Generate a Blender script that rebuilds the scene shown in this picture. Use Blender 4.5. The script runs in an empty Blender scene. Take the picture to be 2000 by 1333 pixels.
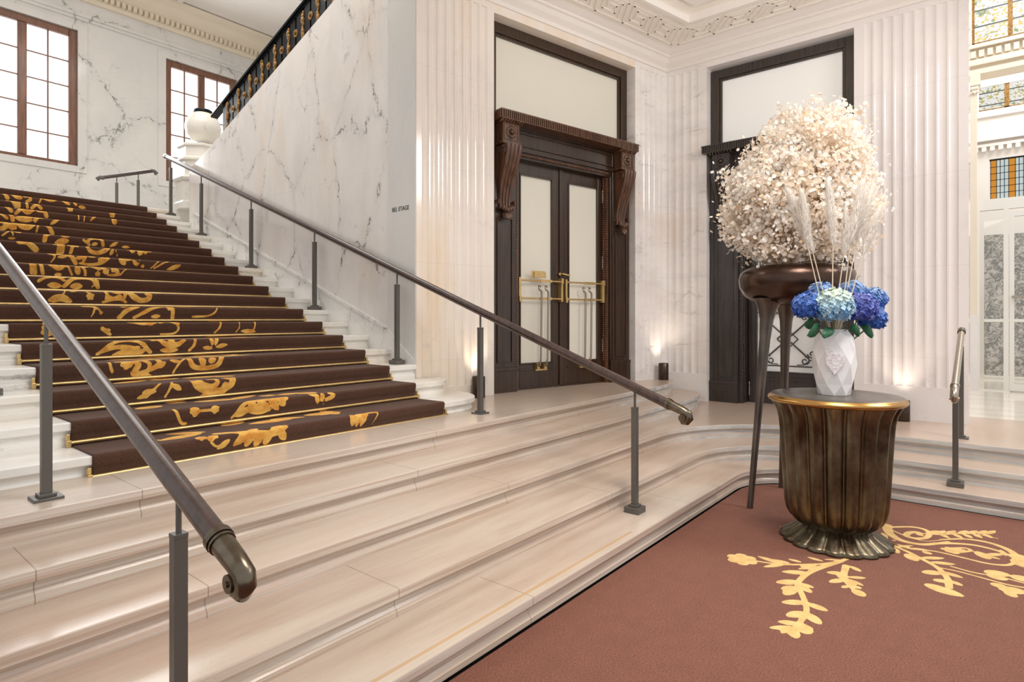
import bpy, bmesh, math, random
import numpy as np
from mathutils import Vector, Matrix
random.seed(7); rng = np.random.default_rng(7)
S = bpy.context.scene
COL = S.collection
PI = math.pi
# ------------------------------------------------------------------ camera
FPX = 1164.0
YAW = math.atan2(950, FPX)                 # angle of the view direction from +X
cam_d = bpy.data.cameras.new('camera'); cam = bpy.data.objects.new('camera', cam_d); COL.objects.link(cam)
cam.location = (0, 0, 1.6); cam.rotation_euler = (PI/2, 0, YAW - PI/2)
cam_d.sensor_width = 36; cam_d.lens = 36*FPX/2000; cam_d.shift_y = -44.5/2000
cam_d.clip_start = .05; cam_d.clip_end = 100
S.camera = cam
# ------------------------------------------------------------------ world, exposure, lights
S.view_settings.view_transform = 'Standard'; S.view_settings.look = 'None'
S.view_settings.gamma = 1; S.view_settings.exposure = 0.0; S.view_settings.use_curve_mapping = False
W = bpy.data.worlds.new('world'); S.world = W; W.use_nodes = True
W.node_tree.nodes['Background'].inputs[0].default_value = (1.0, .985, .965, 1)
W.node_tree.nodes['Background'].inputs[1].default_value = .86
def area(name, loc, target, size, power, color=(1, .96, .9), size_y=None, spread=PI):
    d = bpy.data.lights.new(name, 'AREA'); d.energy = power; d.color = color; d.size = size; d.spread = spread
    if size_y: d.shape = 'RECTANGLE'; d.size_y = size_y
    o = bpy.data.objects.new(name, d); COL.objects.link(o); o.location = loc
    o.rotation_euler = (Vector(target)-Vector(loc)).to_track_quat('-Z', 'Y').to_euler()
    return o
area('hall_ceiling_light', (3.0, .2, 5.1), (3.4, 1.4, 0), 1.6, 84, (1, .95, .89), spread=2.1)
area('lobby_fill_light', (6.0, -2.2, 4.9), (6.2, 2.5, 1.0), 1.4, 70, (1, .96, .93), spread=2.2)  # unseen overhead light, added to bring highlights onto the fluted marble
area('stair_ceiling_light', (3.0, 8.2, 7.9), (2.6, 8.2, 2), 3.6, 175, (1, .96, .91))
area('stair_window_daylight', (4.2, 13.3, 5.8), (4.0, 7.5, 5.75), 3.2, 110, (.97, .98, 1), size_y=2.2, spread=2.6)
area('atrium_skylight_light', (10.6, -1.5, 7.6), (11.0, -1.0, 0), 3.0, 190, (1, .98, .95))
area('ceiling_fill_light', (5.2, 1.4, 3.9), (5.6, 1.6, 5.4), 2.4, 34, (1, .95, .88))  # invisible upward light, added to brighten the ceiling; no chandelier hangs here
area('far_room_fill', (14.9, -1.4, 7.6), (15.6, -.6, 2), 2.2, 150, (1, .98, .95))  # added light that brightens the far room; no fixture behind it
def spot(name, loc, target, power, color=(1, .86, .68), ang=70, blend=.9, r=.03):
    d = bpy.data.lights.new(name, 'SPOT'); d.energy = power; d.color = color; d.spot_size = math.radians(ang); d.spot_blend = blend
    d.shadow_soft_size = r
    o = bpy.data.objects.new(name, d); COL.objects.link(o); o.location = loc
    o.rotation_euler = (Vector(target)-Vector(loc)).to_track_quat('-Z', 'Y').to_euler()
    return o
# ------------------------------------------------------------------ material helpers
def srgb(r, g, b):
    f = lambda c: (c/255/12.92) if c/255 <= .04045 else ((c/255+.055)/1.055)**2.4
    return (f(r), f(g), f(b), 1)
class NT:
    def __init__(s, name):
        s.m = bpy.data.materials.new(name); s.m.use_nodes = True; s.t = s.m.node_tree; s.b = s.t.nodes['Principled BSDF']
    def n(s, typ, **kw):
        o = s.t.nodes.new(typ)
        for k, v in kw.items():
            if k == 'i':
                for a, b in v.items():
                    if hasattr(b, 'is_linked') or isinstance(b, bpy.types.NodeSocket): s.t.links.new(b, o.inputs[a])
                    else: o.inputs[a].default_value = b
            else: setattr(o, k, v)
        return o
    def math(s, op, a, b=0.0, c=None, clamp=False):
        d = {0: a, 1: b}
        if c is not None: d[2] = c
        return s.n('ShaderNodeMath', operation=op, use_clamp=clamp, i=d).outputs[0]
    def mix(s, f, a, b):
        o = s.n('ShaderNodeMix', data_type='RGBA'); 
        for idx, v in ((0, f), (6, a), (7, b)):
            if isinstance(v, bpy.types.NodeSocket): s.t.links.new(v, o.inputs[idx])
            else: o.inputs[idx].default_value = v
        return o.outputs[2]
    def ramp(s, x, lo, hi):
        o = s.n('ShaderNodeMapRange', i={0: x, 1: lo, 2: hi, 3: 0.0, 4: 1.0}); o.clamp = True; return o.outputs[0]
    def noise(s, vec, scale, detail=4, rough=.55, dist=0.0):
        o = s.n('ShaderNodeTexNoise', i={'Vector': vec, 'Scale': scale, 'Detail': detail, 'Roughness': rough, 'Distortion': dist}); return o
    def mapping(s, vec, scale=(1, 1, 1), rot=(0, 0, 0), loc=(0, 0, 0)):
        return s.n('ShaderNodeMapping', i={0: vec, 1: loc, 2: rot, 3: scale}).outputs[0]
    def pos(s): return s.n('ShaderNodeNewGeometry').outputs['Position']
    def sep(s, vec): return s.n('ShaderNodeSeparateXYZ', i={0: vec}).outputs
    def set(s, **kw):
        for k, v in kw.items():
            k = k.replace('_', ' ')
            if isinstance(v, bpy.types.NodeSocket): s.t.links.new(v, s.b.inputs[k])
            else: s.b.inputs[k].default_value = v
        return s.m
    def bump(s, h, dist=.01, strength=.5):
        o = s.n('ShaderNodeBump', i={'Height': h, 'Distance': dist, 'Strength': strength}).outputs[0]
        s.t.links.new(o, s.b.inputs['Normal'])

def plain(name, col, rough=.5, metal=0.0, var=.0, scale=8, col2=None, stretch=(1, 1, 1), bump=0.0, **kw):
    k = NT(name); p = k.n('ShaderNodeTexCoord').outputs['Object']
    v = k.mapping(p, stretch)
    nz = k.noise(v, scale, 5)
    c2 = col2 or tuple([c*.7 for c in col[:3]]+[1])
    f = k.ramp(nz.outputs[0], .35, .7)
    k.set(Base_Color=k.mix(k.math('MULTIPLY', f, var if var else .15), col, c2), Roughness=rough, Metallic=metal, **kw)
    if bump: k.bump(nz.outputs[0], bump, .6)
    return k.m

def marble(name, base, tint, vein, vs=1.0, vein_amt=.8, thin=.012, stain=None, stain_amt=0.0, rough=.12, joints=None, stretch=(1, 1, .8), soft=.35, mask=(.48, .6), seed=0.0):
    k = NT(name); p = k.pos()
    pv = k.mapping(p, stretch, (0, 0, 0), (seed, seed*.7, seed*1.3))
    big = k.noise(pv, .9, 6, .6)
    # distorted coordinates
    dn = k.noise(pv, 2.2, 8, .72)
    dv = k.n('ShaderNodeVectorMath', operation='SCALE', i={0: dn.outputs[1], 'Scale': .55}).outputs[0]
    vv = k.n('ShaderNodeVectorMath', operation='ADD', i={0: pv, 1: dv}).outputs[0]
    vo = k.n('ShaderNodeTexVoronoi', feature='DISTANCE_TO_EDGE', i={'Vector': vv, 'Scale': vs})
    wv = k.noise(pv, 5.0, 3)
    width = k.math('MULTIPLY', k.ramp(wv.outputs[0], .42, .75), thin*2.4)
    width = k.math('ADD', width, thin*.18)
    line = k.math('SUBTRACT', 1.0, k.math('DIVIDE', vo.outputs[0], width, clamp=True), clamp=True)
    msk = k.ramp(k.noise(pv, 1.25, 3).outputs[0], *mask)
    brk = k.ramp(k.noise(pv, 9.0, 3, .6).outputs[0], .36, .56)
    line = k.math('MULTIPLY', k.math('MULTIPLY', line, msk), k.math('MULTIPLY', brk, vein_amt))
    dn2 = k.noise(pv, 5.0, 6, .75); dv2 = k.n('ShaderNodeVectorMath', operation='SCALE', i={0: dn2.outputs[1], 'Scale': .22}).outputs[0]
    vv2 = k.n('ShaderNodeVectorMath', operation='ADD', i={0: k.mapping(pv, (1, 1, 1), (.4, .3, .2)), 1: dv2}).outputs[0]
    vo2 = k.n('ShaderNodeTexVoronoi', feature='DISTANCE_TO_EDGE', i={'Vector': vv2, 'Scale': vs*2.3})
    w2 = k.math('ADD', k.math('MULTIPLY', k.ramp(k.noise(pv, 7.0, 3).outputs[0], .45, .8), thin*2.2), thin*.25)
    l2 = k.math('SUBTRACT', 1.0, k.math('DIVIDE', vo2.outputs[0], w2, clamp=True), clamp=True)
    l2 = k.math('MULTIPLY', k.math('MULTIPLY', l2, k.ramp(k.noise(pv, 1.9, 2).outputs[0], .50, .62)), k.math('MULTIPLY', brk, vein_amt*.7))
    halo = k.math('MULTIPLY', k.math('SUBTRACT', 1.0, k.math('DIVIDE', vo.outputs[0], thin*9, clamp=True), clamp=True), k.math('MULTIPLY', msk, vein_amt*.07))
    line = k.math('MAXIMUM', k.math('MAXIMUM', line, l2), halo)
    # soft clouds
    cl = k.noise(vv, 1.6, 8, .62)
    c = k.mix(k.math('MULTIPLY', k.ramp(cl.outputs[0], .42, .72), soft), base, tint)
    if stain:
        st = k.ramp(k.noise(k.mapping(pv, (1, 1, .45), (0, 0, 0), (4, 2, 9)), 1.1, 5, .6).outputs[0], .5, .72)
        c = k.mix(k.math('MULTIPLY', st, stain_amt), c, stain)
    c = k.mix(line, c, vein)
    if joints:
        z0, per = joints
        z = k.sep(p)[2]
        fr = k.math('FRACT', k.math('DIVIDE', k.math('SUBTRACT', z, z0), per))
        j = k.math('LESS_THAN', fr, .0032/per)
        c = k.mix(k.math('MULTIPLY', j, .22), c, srgb(150, 142, 135))
    k.set(Base_Color=c, Roughness=rough)
    k.b.inputs['Specular IOR Level'].default_value = .5
    return k.m

M = {}
M['side'] = marble('veined_white_marble', srgb(236, 231, 226), srgb(214, 210, 208), srgb(58, 54, 52), vs=.95, vein_amt=1.0, thin=.0095, stain=srgb(220, 194, 164), stain_amt=.45, joints=(3.235, 1.02), soft=.6, mask=(.34, .44), stretch=(1.3, 1.3, .75))
M['back'] = marble('pale_veined_marble', srgb(230, 228, 224), srgb(212, 211, 211), srgb(78, 86, 82), vs=.75, vein_amt=.95, thin=.012, soft=.5, mask=(.36, .48), seed=3, joints=(4.0, 1.2))
M['fluteA'] = marble('warm_white_marble', srgb(240, 231, 222), srgb(222, 216, 213), srgb(195, 186, 182), vs=1.1, vein_amt=.3, thin=.02, stain=srgb(232, 208, 176), stain_amt=.75, joints=(1.15, 1.035), soft=.6, seed=5)
M['fluteC'] = marble('corner_marble', srgb(240, 235, 232), srgb(218, 213, 213), srgb(164, 156, 154), vs=1.5, vein_amt=.6, thin=.03, stain=srgb(226, 204, 182), stain_amt=.45, joints=(1.15, 1.035), soft=.7, seed=8, stretch=(1, 1, 2.2))
M['fluteB'] = marble('cool_white_marble', srgb(238, 232, 230), srgb(222, 215, 215), srgb(196, 188, 190), vs=1.0, vein_amt=.3, thin=.02, joints=(1.15, 1.035), soft=.6, seed=11)
M['grey_strip'] = marble('grey_white_marble', srgb(220, 218, 214), srgb(200, 201, 200), srgb(180, 180, 180), vs=1.0, vein_amt=.3, soft=.7, seed=14, stretch=(1, 1, .4))
M['step_white'] = marble('stair_marble', srgb(238, 235, 229), srgb(214, 212, 210), srgb(90, 90, 90), vs=1.7, vein_amt=.6, thin=.02, soft=.6, seed=17, rough=.25, mask=(.56, .64), stretch=(.5, 2, 2), stain=srgb(226, 208, 178), stain_amt=.5)
M['skirt'] = marble('skirting_marble', srgb(234, 231, 226), srgb(210, 208, 206), srgb(55, 58, 60), vs=3.0, vein_amt=.95, thin=.03, soft=.6, seed=19, mask=(.44, .52))
M['ceil'] = plain('painted_plaster', srgb(242, 236, 227), .7, var=.05, scale=2)
M['ceil_white'] = plain('white_plaster', srgb(238, 232, 226), .6, var=.1, scale=2)
M['cream'] = plain('cream_plaster', srgb(238, 226, 206), .6, var=.12, scale=3)

def stone(name, joint, yoff):
    k = NT(name); p = k.pos()
    pl = k.mapping(p, (.22, 1.6, 3.0)); sx = k.sep(p)
    b = k.noise(pl, 2.2, 8, .65); cells = k.noise(k.mapping(p, (.55, .9, .9)), .9, 2)
    c = k.mix(k.ramp(b.outputs[0], .32, .72), srgb(205, 191, 175), srgb(172, 147, 129))
    c = k.mix(k.math('MULTIPLY', k.ramp(cells.outputs[0], .4, .65), .5), c, srgb(207, 197, 187))
    c = k.mix(k.math('MULTIPLY', k.ramp(k.noise(k.mapping(p, (.5, 1.6, 1), (0, 0, .3), (7, 3, 1)), 1.3, 6, .65).outputs[0], .5, .7), .45), c, srgb(208, 180, 164))
    # grey veined stone on the right-hand flight
    gx = k.ramp(sx[0], 5.5, 6.3)
    nz = k.n('ShaderNodeNewGeometry').outputs['Normal']; nzz = k.sep(nz)[2]
    side = k.math('SUBTRACT', 1.0, k.math('ABSOLUTE', nzz), clamp=True)
    g = k.noise(k.mapping(p, (2.0, .6, 9.0)), 2.4, 8, .7)
    gc = k.mix(k.ramp(g.outputs[0], .38, .66), srgb(212, 210, 206), srgb(166, 168, 169))
    c = k.mix(k.math('MULTIPLY', gx, k.ramp(side, .3, .8)), c, gc)
    c = k.mix(k.math('MULTIPLY', k.math('MULTIPLY', k.ramp(sx[0], 4.6, 6.6), k.ramp(nzz, .8, .95)), .5), c, srgb(200, 176, 158))  # brownish reflection on the polished right-hand treads, painted into the stone colour
    # mottled riser bands on the main flight
    rb = k.noise(k.mapping(p, (.35, 1, 22)), 2.0, 5, .6)
    rc = k.mix(k.ramp(rb.outputs[0], .38, .62), srgb(216, 206, 196), srgb(184, 160, 142))
    c = k.mix(k.math('MULTIPLY', k.math('SUBTRACT', 1.0, gx, clamp=True), k.math('MULTIPLY', k.ramp(side, .4, .9), .75)), c, rc)
    # pits
    pit = k.ramp(k.noise(p, 70, 3, .7).outputs[0], .66, .72)
    c = k.mix(k.math('MULTIPLY', pit, .3), c, srgb(120, 100, 88))
    # slab joints
    fr = k.math('FRACT', k.math('DIVIDE', k.math('SUBTRACT', sx[0], joint), 2.05))
    j = k.math('MULTIPLY', k.math('LESS_THAN', fr, .0022), k.math('LESS_THAN', sx[0], 5.4))
    c = k.mix(k.math('MULTIPLY', j, .65), c, srgb(120, 98, 82))
    if name == 'limestone_one':     # worn ochre line along the lowest tread
        m1 = k.math('MULTIPLY', k.math('GREATER_THAN', sx[1], 1.926), k.math('LESS_THAN', sx[1], 1.948)); m1 = k.math('MULTIPLY', m1, k.math('LESS_THAN', sx[0], 3.66))
        c = k.mix(k.math('MULTIPLY', m1, .6), c, srgb(188, 146, 92))
    fine = k.noise(p, 120, 2)
    k.set(Base_Color=c, Roughness=k.math('ADD', k.math('MULTIPLY', b.outputs[0], .2), .13))
    k.bump(fine.outputs[0], .001, .25)
    return k.m
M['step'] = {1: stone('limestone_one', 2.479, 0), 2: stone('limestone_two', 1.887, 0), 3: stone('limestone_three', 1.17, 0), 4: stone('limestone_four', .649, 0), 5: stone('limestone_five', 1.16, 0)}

def wood(name, c1, c2, rough=.28):
    k = NT(name); p = k.n('ShaderNodeTexCoord').outputs['Object']
    a = k.noise(k.mapping(p, (9, 9, .8)), 3, 8, .65); 
    k.set(Base_Color=k.mix(k.ramp(a.outputs[0], .35, .7), c1, c2), Roughness=rough, Coat_Weight=.3, Coat_Roughness=.15)
    k.bump(a.outputs[0], .002, .2)
    return k.m
M['wood'] = wood('dark_walnut', srgb(66, 44, 27), srgb(32, 21, 13))
M['carved'] = wood('carved_walnut', srgb(112, 74, 50), srgb(48, 31, 21), .3)
M['wood2'] = wood('black_brown_wood', srgb(66, 54, 48), srgb(32, 28, 27))
M['winwood'] = wood('window_oak', srgb(140, 96, 72), srgb(96, 62, 46), .4)
M['rail'] = wood('rail_leather_brown', srgb(78, 58, 52), srgb(48, 36, 33), .3)
M['post'] = plain('burnished_steel', srgb(104, 101, 96), .42, .45, var=.2, scale=30)
M['scroll'] = plain('aged_bronze', srgb(120, 110, 96), .25, .95, var=.5, scale=20, col2=srgb(66, 58, 48))
M['nickel'] = plain('brushed_nickel', srgb(176, 166, 152), .28, .95, var=.2, scale=20)
M['brass'] = plain('polished_brass', srgb(222, 194, 136), .36, .85, var=.35, scale=12, col2=srgb(168, 130, 74))
M['iron'] = plain('dark_iron', srgb(20, 26, 30), .35, .6, var=.4, scale=20, col2=srgb(10, 12, 14))
M['gold'] = plain('old_gilding', srgb(166, 124, 66), .5, .5, var=.9, scale=30, col2=srgb(82, 62, 32))
M['grille'] = plain('grille_metal', srgb(104, 98, 94), .4, .8, var=.3)
M['bronze'] = plain('dark_bronze', srgb(92, 72, 62), .26, .85, var=.6, scale=5, col2=srgb(48, 38, 34))
M['leg'] = plain('cast_bronze', srgb(112, 104, 98), .38, .85, var=.6, scale=14, col2=srgb(60, 52, 48), stretch=(1, 1, .3), bump=.004)
M['holder'] = plain('dark_uplight_metal', srgb(78, 66, 58), .3, .9, var=.3)
M['soil'] = plain('dark_soil', srgb(60, 48, 40), .9)

def patina():
    k = NT('fluted_bronze'); p = k.n('ShaderNodeTexCoord').outputs['Object']
    a = k.noise(k.mapping(p, (1, 1, .5)), 5, 8, .65); b = k.noise(k.mapping(p, (1, 1, .8)), 3.2, 5, .6)
    c = k.mix(k.ramp(a.outputs[0], .35, .68), srgb(76, 58, 42), srgb(138, 134, 114))
    c = k.mix(k.math('MULTIPLY', k.ramp(b.outputs[0], .45, .7), .7), c, srgb(54, 38, 26))
    k.set(Base_Color=c, Roughness=k.math('ADD', k.math('MULTIPLY', a.outputs[0], .25), .18), Metallic=.95)
    return k.m
M['patina'] = patina()
M['tabletop'] = plain('tabletop_bronze', srgb(120, 112, 104), .3, .5, var=.7, scale=4, col2=srgb(64, 60, 58))
M['toprim'] = plain('brass_rim', srgb(190, 148, 88), .25, .95, var=.4, scale=8, col2=srgb(130, 94, 52))

def carpet_mat(name, base, dark, gold, gold2, pat=True, fine=260, rough=.95):
    k = NT(name); p = k.pos()
    nz = k.noise(p, fine, 2, .6); md = k.noise(p, 9, 4, .6)
    c = k.mix(k.ramp(nz.outputs[0], .3, .7), base, dark)
    c = k.mix(k.math('MULTIPLY', k.ramp(md.outputs[0], .4, .7), .25), c, dark)
    if pat:
        at = k.n('ShaderNodeAttribute', attribute_name='ornament').outputs['Fac']
        g = k.mix(k.ramp(k.noise(p, 14, 3).outputs[0], .4, .65), gold, gold2)
        g = k.mix(k.math('MULTIPLY', k.ramp(nz.outputs[0], .3, .7), .25), g, base)
        c = k.mix(k.math('LESS_THAN', at, 0.0), c, g)
    k.set(Base_Color=c, Roughness=rough, Sheen_Weight=.05, Sheen_Roughness=.5)
    k.bump(nz.outputs[0], .004, .5)
    return k.m
M['floorcarpet'] = carpet_mat('brown_wool_carpet', srgb(142, 89, 70), srgb(94, 58, 46), srgb(234, 198, 130), srgb(214, 176, 110), fine=120)
M['runner'] = carpet_mat('stair_runner_wool', srgb(96, 62, 44), srgb(56, 35, 25), srgb(242, 192, 96), srgb(218, 150, 60), fine=200)

def emit(name, col, st, base=(.8, .8, .8, 1)):
    k = NT(name); p = k.pos(); n1 = k.noise(p, .8, 2)
    k.set(Base_Color=base, Emission_Color=k.mix(k.ramp(n1.outputs[0], .3, .7), col, (col[0]*.92, col[1]*.9, col[2]*.93, 1)), Emission_Strength=st, Roughness=.2)
    return k.m
M['winglass'] = emit('frosted_daylit_glass', (1, .99, .98, 1), 1.02)
M['doorglass'] = plain('frosted_door_glass', srgb(212, 207, 192), .35, var=.2, scale=1.2, col2=srgb(200, 199, 190), Emission_Color=(1, .95, .86, 1), Emission_Strength=.10)
M['whiteglass'] = plain('opal_glass', srgb(236, 234, 230), .2, var=.05, scale=1.2, Emission_Color=(1, .98, .96, 1), Emission_Strength=.16)
M['whitepaint'] = plain('white_painted_metal', srgb(235, 232, 226), .4, var=.05)
M['bulb'] = emit('warm_lamp', (1, .85, .6, 1), 6)
M['darkfloor'] = plain('dark_subfloor', srgb(50, 44, 42), .8)  # dark so the gap at the carpet edge carries a painted shadow line
M['letters'] = plain('black_lettering', srgb(45, 42, 42), .5)
M['white_dot'] = plain('door_stop_brass', srgb(220, 200, 170), .3, .7)

# ------------------------------------------------------------------ mesh helpers
class MB:
    def __init__(s): s.v = []; s.f = []; s.mi = []; s.sm = []
    def add(s, vs, fs, mi=0, smooth=False):
        o = len(s.v); s.v.extend([tuple(v) for v in vs])
        for f in fs: s.f.append([i+o for i in f]); s.mi.append(mi); s.sm.append(smooth)
        return s
    def box(s, x0, x1, y0, y1, z0, z1, mi=0):
        v = [(x, y, z) for z in (z0, z1) for y in (y0, y1) for x in (x0, x1)]
        return s.add(v, [(0, 2, 3, 1), (4, 5, 7, 6), (0, 1, 5, 4), (2, 6, 7, 3), (0, 4, 6, 2), (1, 3, 7, 5)], mi)
    def prism(s, pts, axis, a0, a1, mi=0, smooth=False):
        # pts 2D polygon extruded along axis: 'z': (x,y) ; 'y': (x,z) ; 'x': (y,z)
        def mk(p, a): return {'z': (p[0], p[1], a), 'y': (p[0], a, p[1]), 'x': (a, p[0], p[1])}[axis]
        n = len(pts); v = [mk(p, a0) for p in pts]+[mk(p, a1) for p in pts]
        fs = [[(i+1) % n, i, i+n, (i+1) % n+n] for i in range(n)]
        s.add(v, fs, mi, smooth); s.add(v, [list(range(n)), list(range(2*n-1, n-1, -1))], mi); return s
    def lathe(s, prof, n=32, c=(0, 0, 0), mi=0, rfun=None, smooth=True, cap=True):
        v = []
        for r, z in prof:
            for i in range(n):
                a = 2*PI*i/n; rr = r*(rfun(a, z, r) if rfun else 1)
                v.append((c[0]+rr*math.cos(a), c[1]+rr*math.sin(a), c[2]+z))
        fs = [[j*n+i, j*n+(i+1) % n, (j+1)*n+(i+1) % n, (j+1)*n+i] for j in range(len(prof)-1) for i in range(n)]
        s.add(v, fs, mi, smooth)
        if cap:
            s.add(v[:n], [list(range(n-1, -1, -1))], mi); s.add(v[-n:], [list(range(n))], mi)
        return s
    def tube(s, path, r, n=10, mi=0, cap=True, smooth=True, flat=1.0):
        P = [Vector(p) for p in path]; N = len(P); R = r if hasattr(r, '__len__') else [r]*N
        T = []
        for i in range(N):
            t = (P[min(i+1, N-1)]-P[max(i-1, 0)]); T.append(t.normalized() if t.length > 1e-9 else Vector((0, 0, 1)))
        up = Vector((0, 0, 1)) if abs(T[0].z) < .9 else Vector((1, 0, 0))
        u = T[0].cross(up).normalized(); v = []
        for i in range(N):
            u = (u - T[i]*u.dot(T[i])).normalized(); w = T[i].cross(u)
            for j in range(n):
                a = 2*PI*j/n; v.append(P[i]+(u*math.cos(a)+w*math.sin(a)*flat)*R[i])
        fs = [[i*n+j, i*n+(j+1) % n, (i+1)*n+(j+1) % n, (i+1)*n+j] for i in range(N-1) for j in range(n)]
        s.add(v, fs, mi, smooth)
        if cap: s.add(v[:n], [list(range(n-1, -1, -1))], mi); s.add(v[-n:], [list(range(n))], mi)
        return s
    def ball(s, c, r, n=10, mi=0, sc=(1, 1, 1)):
        prof = [(max(1e-4, math.sin(PI*i/(n//2+2))), -math.cos(PI*i/(n//2+2))) for i in range(n//2+3)]
        v = []; 
        for q, z in prof:
            for i in range(n):
                a = 2*PI*i/n; v.append((c[0]+r*q*math.cos(a)*sc[0], c[1]+r*q*math.sin(a)*sc[1], c[2]+r*z*sc[2]))
        fs = [[j*n+i, j*n+(i+1) % n, (j+1)*n+(i+1) % n, (j+1)*n+i] for j in range(len(prof)-1) for i in range(n)]
        return s.add(v, fs, mi, True)
    def build(s, name, mats, parent=None, loc=None, bevel=0.0, weld=False, label=None):
        me = bpy.data.meshes.new(name); me.from_pydata(s.v, [], s.f)
        if not isinstance(mats, (list, tuple)): mats = [mats]
        for m in mats: me.materials.append(m)
        me.polygons.foreach_set('material_index', s.mi); me.polygons.foreach_set('use_smooth', s.sm)
        bm = bmesh.new(); bm.from_mesh(me)
        if weld: bmesh.ops.remove_doubles(bm, verts=bm.verts, dist=1e-5)
        bmesh.ops.recalc_face_normals(bm, faces=bm.faces); bm.to_mesh(me); bm.free()
        me.update()
        o = bpy.data.objects.new(name, me); COL.objects.link(o)
        if parent: o.parent = parent
        if loc: o.location = loc
        if bevel:
            b = o.modifiers.new('bevel', 'BEVEL'); b.width = bevel; b.segments = 2; b.limit_method = 'ANGLE'; b.angle_limit = .6
        if label: o['label'] = label
        return o
def tag(o, label=None, cat=None, group=None, kind=None):
    if label: o['label'] = label
    if cat: o['category'] = cat
    if group: o['group'] = group
    if kind: o['kind'] = kind
    return o
def empty(name, loc=(0, 0, 0), rz=0.0, **kw):
    o = bpy.data.objects.new(name, None); COL.objects.link(o); o.location = loc; o.rotation_euler = (0, 0, rz); o.empty_display_size = .1
    return tag(o, **kw)
def copy_tree(o, parent=None):
    c = o.copy(); COL.objects.link(c)
    if parent: c.parent = parent
    for ch in [x for x in bpy.data.objects if x.parent == o]: copy_tree(ch, c)
    return c
def arc(c, r, a0, a1, n):
    return [(c[0]+r*math.cos(math.radians(a0+(a1-a0)*i/n)), c[1]+r*math.sin(math.radians(a0+(a1-a0)*i/n))) for i in range(n+1)]
# ------------------------------------------------------------------ lower stone steps
def offset_path(path, d):
    # shift to the left-hand side of travel (into the step body)
    out = []
    for i, p in enumerate(path):
        a = path[max(i-1, 0)]; b = path[min(i+1, len(path)-1)]
        t = Vector((b[0]-a[0], b[1]-a[1])).normalized(); out.append((p[0]-t.y*d, p[1]+t.x*d))
    return out
NOSE = [(.008, 0), (.002, -.002), (0, -.007), (0, -.044), (.003, -.049), (.028, -.050), (.030, -.058), (.036, -.076), (.034, -.094), (.024, -.106), (.022, -.112), (.014, -.118), (.014, -1)]
def slab(mb, path, back, ztop, h, prof=NOSE):
    rings = []
    for o, z in prof:
        zz = ztop+max(z, -h) if z > -1 else ztop-h
        rings.append([(x, y, zz) for x, y in offset_path(path, o)])
    n = len(path)
    v = [p for r in rings for p in r]
    fs = [[j*n+i, j*n+i+1, (j+1)*n+i+1, (j+1)*n+i] for j in range(len(rings)-1) for i in range(n-1)]
    mb.add(v, fs, 0, False)
    top = rings[0]+[(x, y, ztop) for x, y in back]; bot = rings[-1]+[(x, y, ztop-h) for x, y in back]
    mb.add(top, [list(range(len(top)))]); mb.add(bot, [list(range(len(bot)-1, -1, -1))])
    # outer sides
    e = [rings[0][-1]]+[(x, y, ztop) for x, y in back]+[rings[0][0]]; f = [(x, y, ztop-h) for x, y, z in e]
    m = len(e); mb.add(e+f, [[i, i+1, m+i+1, m+i] for i in range(m-1)])
    return mb
R = .145
LY = {1: 1.882, 2: 2.248, 3: 2.66, 4: 3.02, 5: 3.38}
LX = {1: 6.20, 2: 6.55, 3: 6.97}
steps = empty('stone_steps', (3, 1.9, 0), label='broad pinkish limestone steps with moulded nosings rising from the brown carpet', cat='steps')
CC = (5.62, 1.32)
for k in (1, 2, 3):
    r = LX[k]-CC[0]; ry = LY[k]-CC[1]
    path = [(-3.2+i*.6, LY[k]) for i in range(14)]+[(CC[0]+r*math.cos(math.radians(a)), CC[1]+ry*math.sin(math.radians(a))) for a in range(90, -1, -5)]+[(LX[k], CC[1]-.5*i) for i in range(1, 10)]
    back = [(LX[k]+.9, -3.2), (LX[k]+.9, LY[k]+.9), (-3.2, LY[k]+.9)] if k < 3 else [(8.9, -3.2), (8.9, 4.6), (-3.2, 4.6)]
    mb = slab(MB(), path, back, R*k, R)
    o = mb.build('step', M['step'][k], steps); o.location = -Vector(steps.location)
for k in (4, 5):
    if k == 4: end = [(7.3, 3.02), (7.6, 3.045), (7.82, 3.11), (7.98, 3.21), (8.08, 3.31), (8.17, 3.42)]
    else: end = [(7.2, 3.385), (7.5, 3.41), (7.75, 3.475), (7.95, 3.56), (8.08, 3.64), (8.17, 3.72)]
    path = [(-3.2+i*.8, LY[k]) for i in range(13)]+end
    mb = slab(MB(), path, [(8.17, 5.1), (-3.2, 5.1)], R*k, R)
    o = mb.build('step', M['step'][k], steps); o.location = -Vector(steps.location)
# sub floor and lobby floor
f = MB().box(-3.4, 8.9, -3.4, 5.2, -.25, -.045).build('floor', M['darkfloor']); f['kind'] = 'structure'
def polished():
    k = NT('polished_lobby_stone'); p = k.pos(); a = k.noise(k.mapping(p, (1.5, .5, 1)), 1.6, 5, .6)
    sp = k.sep(p); fr = k.math('FRACT', k.math('DIVIDE', sp[0], .9)); j = k.math('LESS_THAN', fr, .004)
    c = k.mix(k.ramp(a.outputs[0], .35, .7), srgb(236, 228, 216), srgb(222, 208, 190))
    k.set(Base_Color=k.mix(k.math('MULTIPLY', j, .4), c, srgb(160, 150, 140)), Roughness=.09)
    return k.m
M['polished'] = polished()
f = MB().box(8.9, 18, -3.2, 6, .2, .405).build('floor_lobby', M['polished']); f['kind'] = 'structure'

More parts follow.
